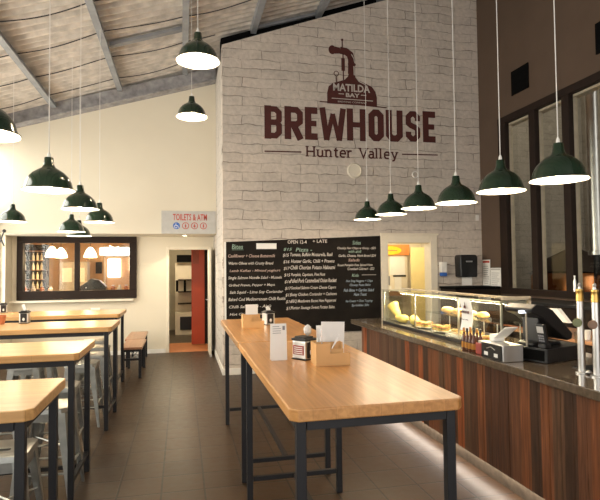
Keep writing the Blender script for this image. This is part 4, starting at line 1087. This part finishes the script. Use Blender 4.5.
cutlery(c1[0] + .05, c1[1] + .10, bz + .05, 'spoon', -3, 3, 'steel spoon upright at the back left of the nearer caddy')
cutlery(c1[0] + .07, c1[1] + .045, bz + .02, 'knife', 2, 30, 'steel knife leaning right across the white menus of the nearer caddy')

def dispenser(loc, rz, label, side='steel'):
    o = empty('napkin_dispenser', loc, rz, label, 'dispenser', 'napkin dispensers on the tables')
    b = MB(); b.box(-.046, .046, -.055, .055, .004, .112); b.build('housing', M['steel'], o, bevel=.006)
    b = MB(); b.box(-.05, .05, -.06, .06, .1125, .128); b.box(-.036, .036, -.045, .045, .1285, .138); b.build('top_cap', M['black'], o, bevel=.004)
    b = MB(); b.box(-.05, .05, -.06, .06, 0, .0035); b.build('base_plate', M['black'], o)
    b = MB(); b.box(-.032, .032, -.058, -.0555, .012, .108); b.build('napkin_slot', M['black'], o)
    b = MB(); b.blob((0, -.058, .045), .012, .006, .018, .1); b.build('napkin_tip', M['paper'], o)
    if side == 'label':
        b = MB(); b.box(-.0485, -.0465, -.04, .045, .03, .085); b.build('advert_panel', M['jar_red'], o)
        b = MB()
        for k in range(4): b.box(-.0495, -.0487, -.032, .036, .036 + k * .012, .041 + k * .012)
        b.build('advert_lines', M['paper'], o)
    return o
dispenser((.725, 3.11, TH + .001), .6, 'chrome napkin dispenser with red label beside the nearer caddy', 'label')
o = empty('folded_napkin', (.75, 3.115, TH + .14), .6, 'crumpled white napkin sticking up from the nearer dispenser', 'napkin')
b = MB(); b.blob((0, 0, .034), .032, .018, .033, .06); b.build('tissue', M['paper'], o, smooth=True)
dispenser((.835, 5.13, TH + .001), .25, 'chrome napkin dispenser on the far middle table')
o = empty('folded_napkin', (.835, 5.13, TH + .141), .2, 'small white napkin sticking up from the far middle table\'s dispenser', 'napkin')
b = MB(); b.prism([(-.02, 0), (.024, 0), (.02, .02), (-.005, .042), (-.025, .03)], 'y', -.006, .006); b.build('tissue', M['paper'], o, bevel=.002)
dispenser((-1.70, 6.32, LH + .001), .05, 'chrome napkin dispenser on the third pale table with a napkin poking out')
o = empty('folded_napkin', (-1.695, 6.32, LH + .141), 0, 'white napkin standing slanted above the third pale table\'s dispenser', 'napkin')
b = MB(); b.box(-.015, .015, -.004, .004, 0, .07, Matrix.Rotation(R(-22), 4, 'Y')); b.build('tissue', M['paper'], o)
dispenser((-2.42, 7.98, LH + .001), .3, 'chrome napkin dispenser on the furthest pale table at the left frame edge')
o = empty('terracotta_pot', (-1.92, 6.25, LH + .001), 0, 'small terracotta pot at the left frame edge on the third pale table', 'pot')
b = MB(); b.lathe([(0, 0), (.035, 0), (.05, .08), (.054, .08), (.054, .1), (.046, .1), (.044, .09), (.03, .01), (0, .01)], seg=24); b.build('pot', M['terracotta'], o, smooth=True)
o = empty('napkin_stack', (-1.22, 8.0, LH + .001), .1, 'small stack of white napkins on the furthest pale table', 'napkins')
b = MB()
for k in range(8): b.box(-.06, .06, -.05, .05, k * .004, k * .004 + .0034, Matrix.Rotation(R(random.uniform(-3, 3)), 4, 'Z'))
b.build('napkins', M['paper'], o)

# ------------------------------------------------------------------ beyond the kitchen doorway
b = MB(); b.box(-.02, .44, -.04, 0, 0, 2.02); 
o = empty('pantry_door', (4.45, 9.6, 0), 0, 'pale yellow inner door seen through the kitchen doorway', 'door')
b.build('door_panel', plain('pale_yellow_paint', (.85, .72, .36), .5, var=.03), o)
b = MB(); b.box(.30, .42, -.055, -.041, 1.88, 1.91); b.box(.3, .42, -.055, -.041, .95, .975); b.build('hinge', M['steel'], o)
o = empty('kitchen_menu_board', (3.95, 9.95, 1.05), 0, 'board of papers on the kitchen wall seen through the doorway', 'notice board')
b = MB(); b.box(0, .56, -.03, 0, 0, .98); b.build('board', M['cream_trim'], o)
for (x0, x1, z0, z1) in ((.18, .5, .42, .80), (.02, .14, .52, .78), (.27, .42, .14, .38), (.05, .2, .08, .2)):
    b = MB(); b.box(x0, x1, -.036, -.031, z0, z1); b.build('pinned_paper', M['paper'], o)
for (x0, x1, z0, z1, m) in ((.02, .17, .22, .40, 'print'), (.24, .52, .385, .42, 'black'), (.1, .5, .0, .10, 'bench_wood')):
    b = MB(); b.box(x0, x1, -.042, -.037, z0, z1); b.build('dark_print', M[m], o)
o = empty('yellow_oval_sign', (4.22, 9.9, 1.96), 0, 'yellow oval sign on an orange strip at the top of the kitchen doorway', 'sign')
b = MB(); b.box(-.30, .32, -.02, 0, -.09, .13); b.build('backing_strip', plain('orange_strip', (.75, .28, .08), .5), o)
b = MB(); b.prism([(.22 * math.cos(a * PI / 12) - .08, .085 * math.sin(a * PI / 12) + .01) for a in range(24)], 'y', -.03, -.0205); b.build('oval', M['yellow'], o)
b = MB(); b.box(-.2, .05, -.033, -.0305, 0, .02); b.build('oval_print', M['terracotta'], o)
l = bpy.data.lights.new('kitchen_lamp', 'POINT'); l.energy = 30; l.color = (1, .86, .58); l.shadow_soft_size = .15
lo = bpy.data.objects.new('kitchen_lamp', l); COL.objects.link(lo); lo.location = (3.9, 9.0, 2.35)
o = empty('kitchen_shelf', (2.86, 9.4, 0), 0, 'steel shelf unit just inside the kitchen doorway', 'shelf')
b = MB()
for z in (.2, .8, 1.35): b.box(-.14, .25, -.3, .3, z, z + .02)
b.build('shelf_boards', M['steel'], o)
for sx in (-.12, .22):
    for sy in (-.28, .28):
        b = MB(); b.tube([(sx, sy, 0), (sx, sy, 1.6)], .012, 8); b.build('post', M['steel'], o)

# ------------------------------------------------------------------ corridor
o = empty('orange_door', (.36, 11.6, 0), 0, 'orange red door leaf standing open in the corridor', 'door')
b = MB(); b.box(-.16, .22, -.02, .02, .01, 2.2); b.build('door_panel', M['orange_door'], o)
b = MB(); b.box(.12, .2, -.03, -.021, .01, 2.2); b.build('dark_edge', M['frame'], o)
b = MB(); b.box(-.13, .0, -.026, -.021, 1.75, 2.05); b.build('upper_panel', plain('rust_panel', (.36, .07, .03), .5), o)
o = empty('corridor_cabinet', (.15, 13.6, 0), 0, 'white cabinet with dark shelves at the end of the corridor', 'cabinet')
b = MB(); b.box(-.32, .35, -.2, .2, 0, .55); b.box(-.32, .35, .14, .2, .55, 1.8); b.build('body', M['cream_trim'], o)
for z in (.75, 1.05, 1.35): 
    b = MB(); b.box(-.25, .35, -.1, .13, z, z + .03); b.build('shelf', M['frame'], o)
b = MB(); b.box(-.28, .28, -.05, .13, 1.82, 2.0); b.build('dark_panel', M['matte_black'], o)
b = MB(); b.box(-.2, .12, -.22, -.201, .12, .45); b.build('oven_window', M['black'], o)
for k, x in enumerate((-.17, .02)):
    o = empty('wall_phone', (x + .05, 13.38, 1.10), 0, 'dark upright object on the corridor shelves, %s one' % ['left', 'right'][k], 'object', 'dark objects on the corridor shelves')
    b = MB(); b.box(-.03, .03, -.03, .03, -.0195, .26); b.build('case', M['matte_black'], o, bevel=.01)
b = MB(); b.box(-.69, -.67, 12.2, 12.32, 1.7, 1.95); tag(b.build('framed_notice', M['terracotta']), 'small red framed notice on the corridor\'s left wall', 'notice')
o = empty('bottle_rack', (-.60, 11.6, 0), 0, 'rack of small white cards low on the corridor\'s left side', 'rack')
b = MB(); b.box(-.08, .0, -.15, .15, 0, 1.5); b.build('rack_body', M['frame'], o)
for k in range(6):
    b = MB(); b.box(.001, .008, -.12, .12, .35 + k * .19, .45 + k * .19); b.build('card', M['paper'], o)
l = bpy.data.lights.new('corridor_lamp', 'POINT'); l.energy = 35; l.color = (1, .85, .6); l.shadow_soft_size = .15
lo = bpy.data.objects.new('corridor_lamp', l); COL.objects.link(lo); lo.location = (-.1, 12.6, 2.3)

# ------------------------------------------------------------------ lounge behind window 1
for k, (x, y, z) in enumerate(((-2.75, 12.2, 1.93), (-2.72, 12.9, 1.93), (-2.0, 12.4, 1.92))):
    o = empty('white_pendant', (x, y, z), 0, 'glowing white bell pendant in the lounge window, %s' % ['left front one', 'left rear one', 'the one right of the centre bar'][k], 'lamp', 'white bell pendants in the lounge')
    b = MB(); b.lathe([(.14, 0), (.132, .06), (.10, .14), (.06, .20), (.03, .23), (0, .235)], seg=28); b.build('bell_shade', M['lit_shade'], o, smooth=True)
    b = MB(); b.tube([(0, 0, .225), (0, 0, 2.8 - z)], .006, 6); b.build('cord', M['black'], o)
    l = bpy.data.lights.new('lounge_lamp', 'POINT'); l.energy = 18; l.color = (1, .68, .36); l.shadow_soft_size = .1
    lo = bpy.data.objects.new('lounge_lamp', l); COL.objects.link(lo); lo.location = (x, y, z - .08)
o = empty('bottle_shelf', (-3.45, 13.2, 0), 0, 'dark open shelf of bottles at the left of the lounge window', 'shelf')
b = MB(); b.box(-.38, -.35, -.15, .15, 0, 2.25); b.box(.35, .38, -.15, .15, 0, 2.25); b.box(-.01, .01, -.15, .15, 0, 2.25); b.box(-.35, .35, .13, .15, 0, 2.25)
b.build('carcass', M['frame'], o)
b = MB()
zs = [1.0, 1.22, 1.44, 1.66, 1.88, 2.1]
for z in zs: b.box(-.349, .349, -.14, .129, z - .015, z)
b.build('shelf_boards', M['bench_wood'], o)
row_n = ['lowest', 'second', 'third', 'fourth', 'fifth', 'top']
b0 = empty('shelf_bottle', (0, 0, 0)); b = MB(); b.lathe([(0, 0), (.03, 0), (.03, .1), (.012, .13), (.012, .165), (0, .165)], seg=12); b.build('bottle_body', plain('pale_bottle', (.65, .6, .42), .15), b0, smooth=True)
first = True
for zi, z in enumerate(zs[:-1]):
    for k, dx in enumerate((-.27, -.18, -.09, .09, .18, .27)):
        lab = 'pale bottle on the lounge shelf, %s row, %s' % (row_n[zi], ['far left', 'second from left', 'third from left', 'fourth from left', 'fifth from left', 'far right'][k])
        if first: c = b0; first = False
        else: c = copy_thing(b0, (0, 0, 0), 0, lab)
        c.location = (-3.45 + dx, 13.12, z + .001); tag(c, lab, 'bottle', 'bottles on the lounge shelf')
# daylit window in the lounge
b = MB(); wy = 14.48
b.box(-2.0, -1.12, wy - .05, wy, 1.98, 2.27); b.box(-2.0, -1.96, wy - .05, wy, 1.1, 2.0)
w3 = struct(b.build('window_3', M['white_trim']))
b = MB(); b.box(-1.9, -1.58, wy - .03, wy - .02, 1.45, 1.93); b.box(-1.36, -1.0, wy - .03, wy - .02, 1.6, 2.2); b.box(-2.1, -1.12, wy - .06, wy - .051, 2.03, 2.22); b.build('pane', M['daylit_glass'], w3)
o = empty('lounge_counter', (-2.45, 12.4, 0), 0, 'counter inside the lounge running along the window bottom', 'counter')
b = MB(); b.box(-1.6, 1.6, -.3, .3, 0, 1.12); b.build('body', M['frame'], o)
b = MB(); b.box(-1.62, 1.62, -.32, .32, 1.121, 1.15); b.build('worktop', M['bench_wood'], o)
o = empty('espresso_machine', (-1.95, 12.35, 1.151), 0, 'dark rounded machine on the lounge counter', 'coffee machine')
b = MB(); b.prism([(-.3, 0), (.3, 0), (.3, .12), (.16, .26), (0, .3), (-.2, .16), (-.3, .1)], 'y', -.15, .15); b.build('housing', M['black'], o, bevel=.02)
b = MB(); b.tube([(-.1, -.16, .1), (-.1, -.22, .1)], .012, 8); b.build('group_handle', M['steel'], o)
for k in range(7):
    x = -3.3 + k * .17 if k < 4 else -1.5 + (k - 4) * .14
    o = empty('lounge_jar', (x, 12.25, 1.151), 0, 'small jar on the lounge counter, %s' % ['leftmost', 'second from the left', 'third from the left', 'left of the dark machine', 'right of the dark machine', 'second from the right', 'rightmost'][k], 'jar', 'jars on the lounge counter')
    b = MB(); b.lathe([(0, 0), (.045, 0), (.048, .09), (.03, .11), (.03, .13), (0, .13)], seg=14); b.build('jar_body', M['ceramic'] if k % 2 else M['terracotta'], o, smooth=True)
    b = MB(); b.lathe([(0, .131), (.033, .131), (.033, .15), (0, .15)], seg=14); b.build('lid', M['steel'], o)
o = empty('menu_cabinet', (-2.62, 14.0, 0), 0, 'pale cabinet with framed panels in the middle of the lounge', 'cabinet')
b = MB(); b.box(-.32, .32, -.2, .2, 0, 1.85); b.build('body', M['mull_light'], o)
for (x0, z0) in ((-.26, 1.35), (.03, 1.35)):
    b = MB(); b.box(x0, x0 + .23, -.21, -.201, z0, z0 + .35); b.build('panel', M['cream_trim'], o)
b = MB(); b.box(-2.2, -2.05, 14.44, 14.49, 1.55, 1.85); tag(b.build('wall_picture', M['frame']), 'small dark picture on the lounge wall left of its window', 'picture')

# ------------------------------------------------------------------ brewery behind the right window
o = empty('copper_brew_kettle', (7.3, 8.55, 0), 0, 'round copper brewing kettle behind the right window', 'brewing kettle')
b = MB(); b.lathe([(0, .0), (.72, .0), (.75, .1), (.75, 1.42), (.70, 1.5), (.70, 1.5)], seg=48); b.build('copper_body', M['copper'], o, smooth=True)
b = MB(); b.lathe([(.72, 1.501), (.73, 1.52), (.5, 1.75), (.2, 1.9), (.12, 1.95), (.12, 2.4), (0, 2.4)], seg=40); b.build('dome_lid', M['frame'], o, smooth=True)
o = empty('copper_brew_kettle', (6.75, 6.75, 0), 0, 'copper brewing tank at the right frame edge behind the window', 'brewing kettle')
b = MB(); b.lathe([(0, .0), (.42, .0), (.45, .1), (.45, 1.40), (.42, 1.47)], seg=48); b.build('copper_body', M['copper'], o, smooth=True)
b = MB(); b.lathe([(.43, 1.471), (.44, 1.49), (.3, 1.60), (.12, 1.68), (0, 1.68)], seg=40); b.build('dome_lid', M['frame'], o, smooth=True)
o = empty('steel_flue', (6.8, 7.42, 0), 0, 'tall shining stainless steel flue behind the right window', 'flue')
b = MB(); b.lathe([(.11, 1.8), (.11, 4.9), (.0, 4.9)], seg=28); b.build('pipe', M['steel'], o, smooth=True)
b = MB(); b.lathe([(.13, 1.8), (.13, 1.86), (.11, 1.87)], seg=28); b.build('collar', M['steel'], o, smooth=True)
b = MB(); b.tube([(0, 0, 0), (0, 0, 1.8)], .05, 12); b.build('support', M['black_steel'], o)
o = empty('brewery_platform', (7.2, 5.2, 0), 0, 'dark platform and rail behind the right window at the frame edge', 'platform')
b = MB(); b.box(-.8, 1.4, -1.2, 1.1, 1.5, 1.6); b.build('deck', M['frame'], o)
for sx in (-.75, 1.35):
    for sy in (-1.1, 1.0):
        b = MB(); b.box(sx - .04, sx + .04, sy - .04, sy + .04, 0, 1.499); b.build('post', M['frame'], o)
b = MB(); b.tube([(-.78, -1.1, 1.61), (-.78, -1.1, 2.1), (-.78, 1.05, 2.1), (-.78, 1.05, 1.61)], .02, 8); b.build('rail', M['steel'], o)
l = bpy.data.lights.new('brewery_fill', 'POINT'); l.energy = 120; l.color = (1, .88, .68); l.shadow_soft_size = .3  # fill light added to brighten the brewery, no fixture in view
lo = bpy.data.objects.new('brewery_fill', l); COL.objects.link(lo); lo.location = (7.0, 7.6, 5.6)
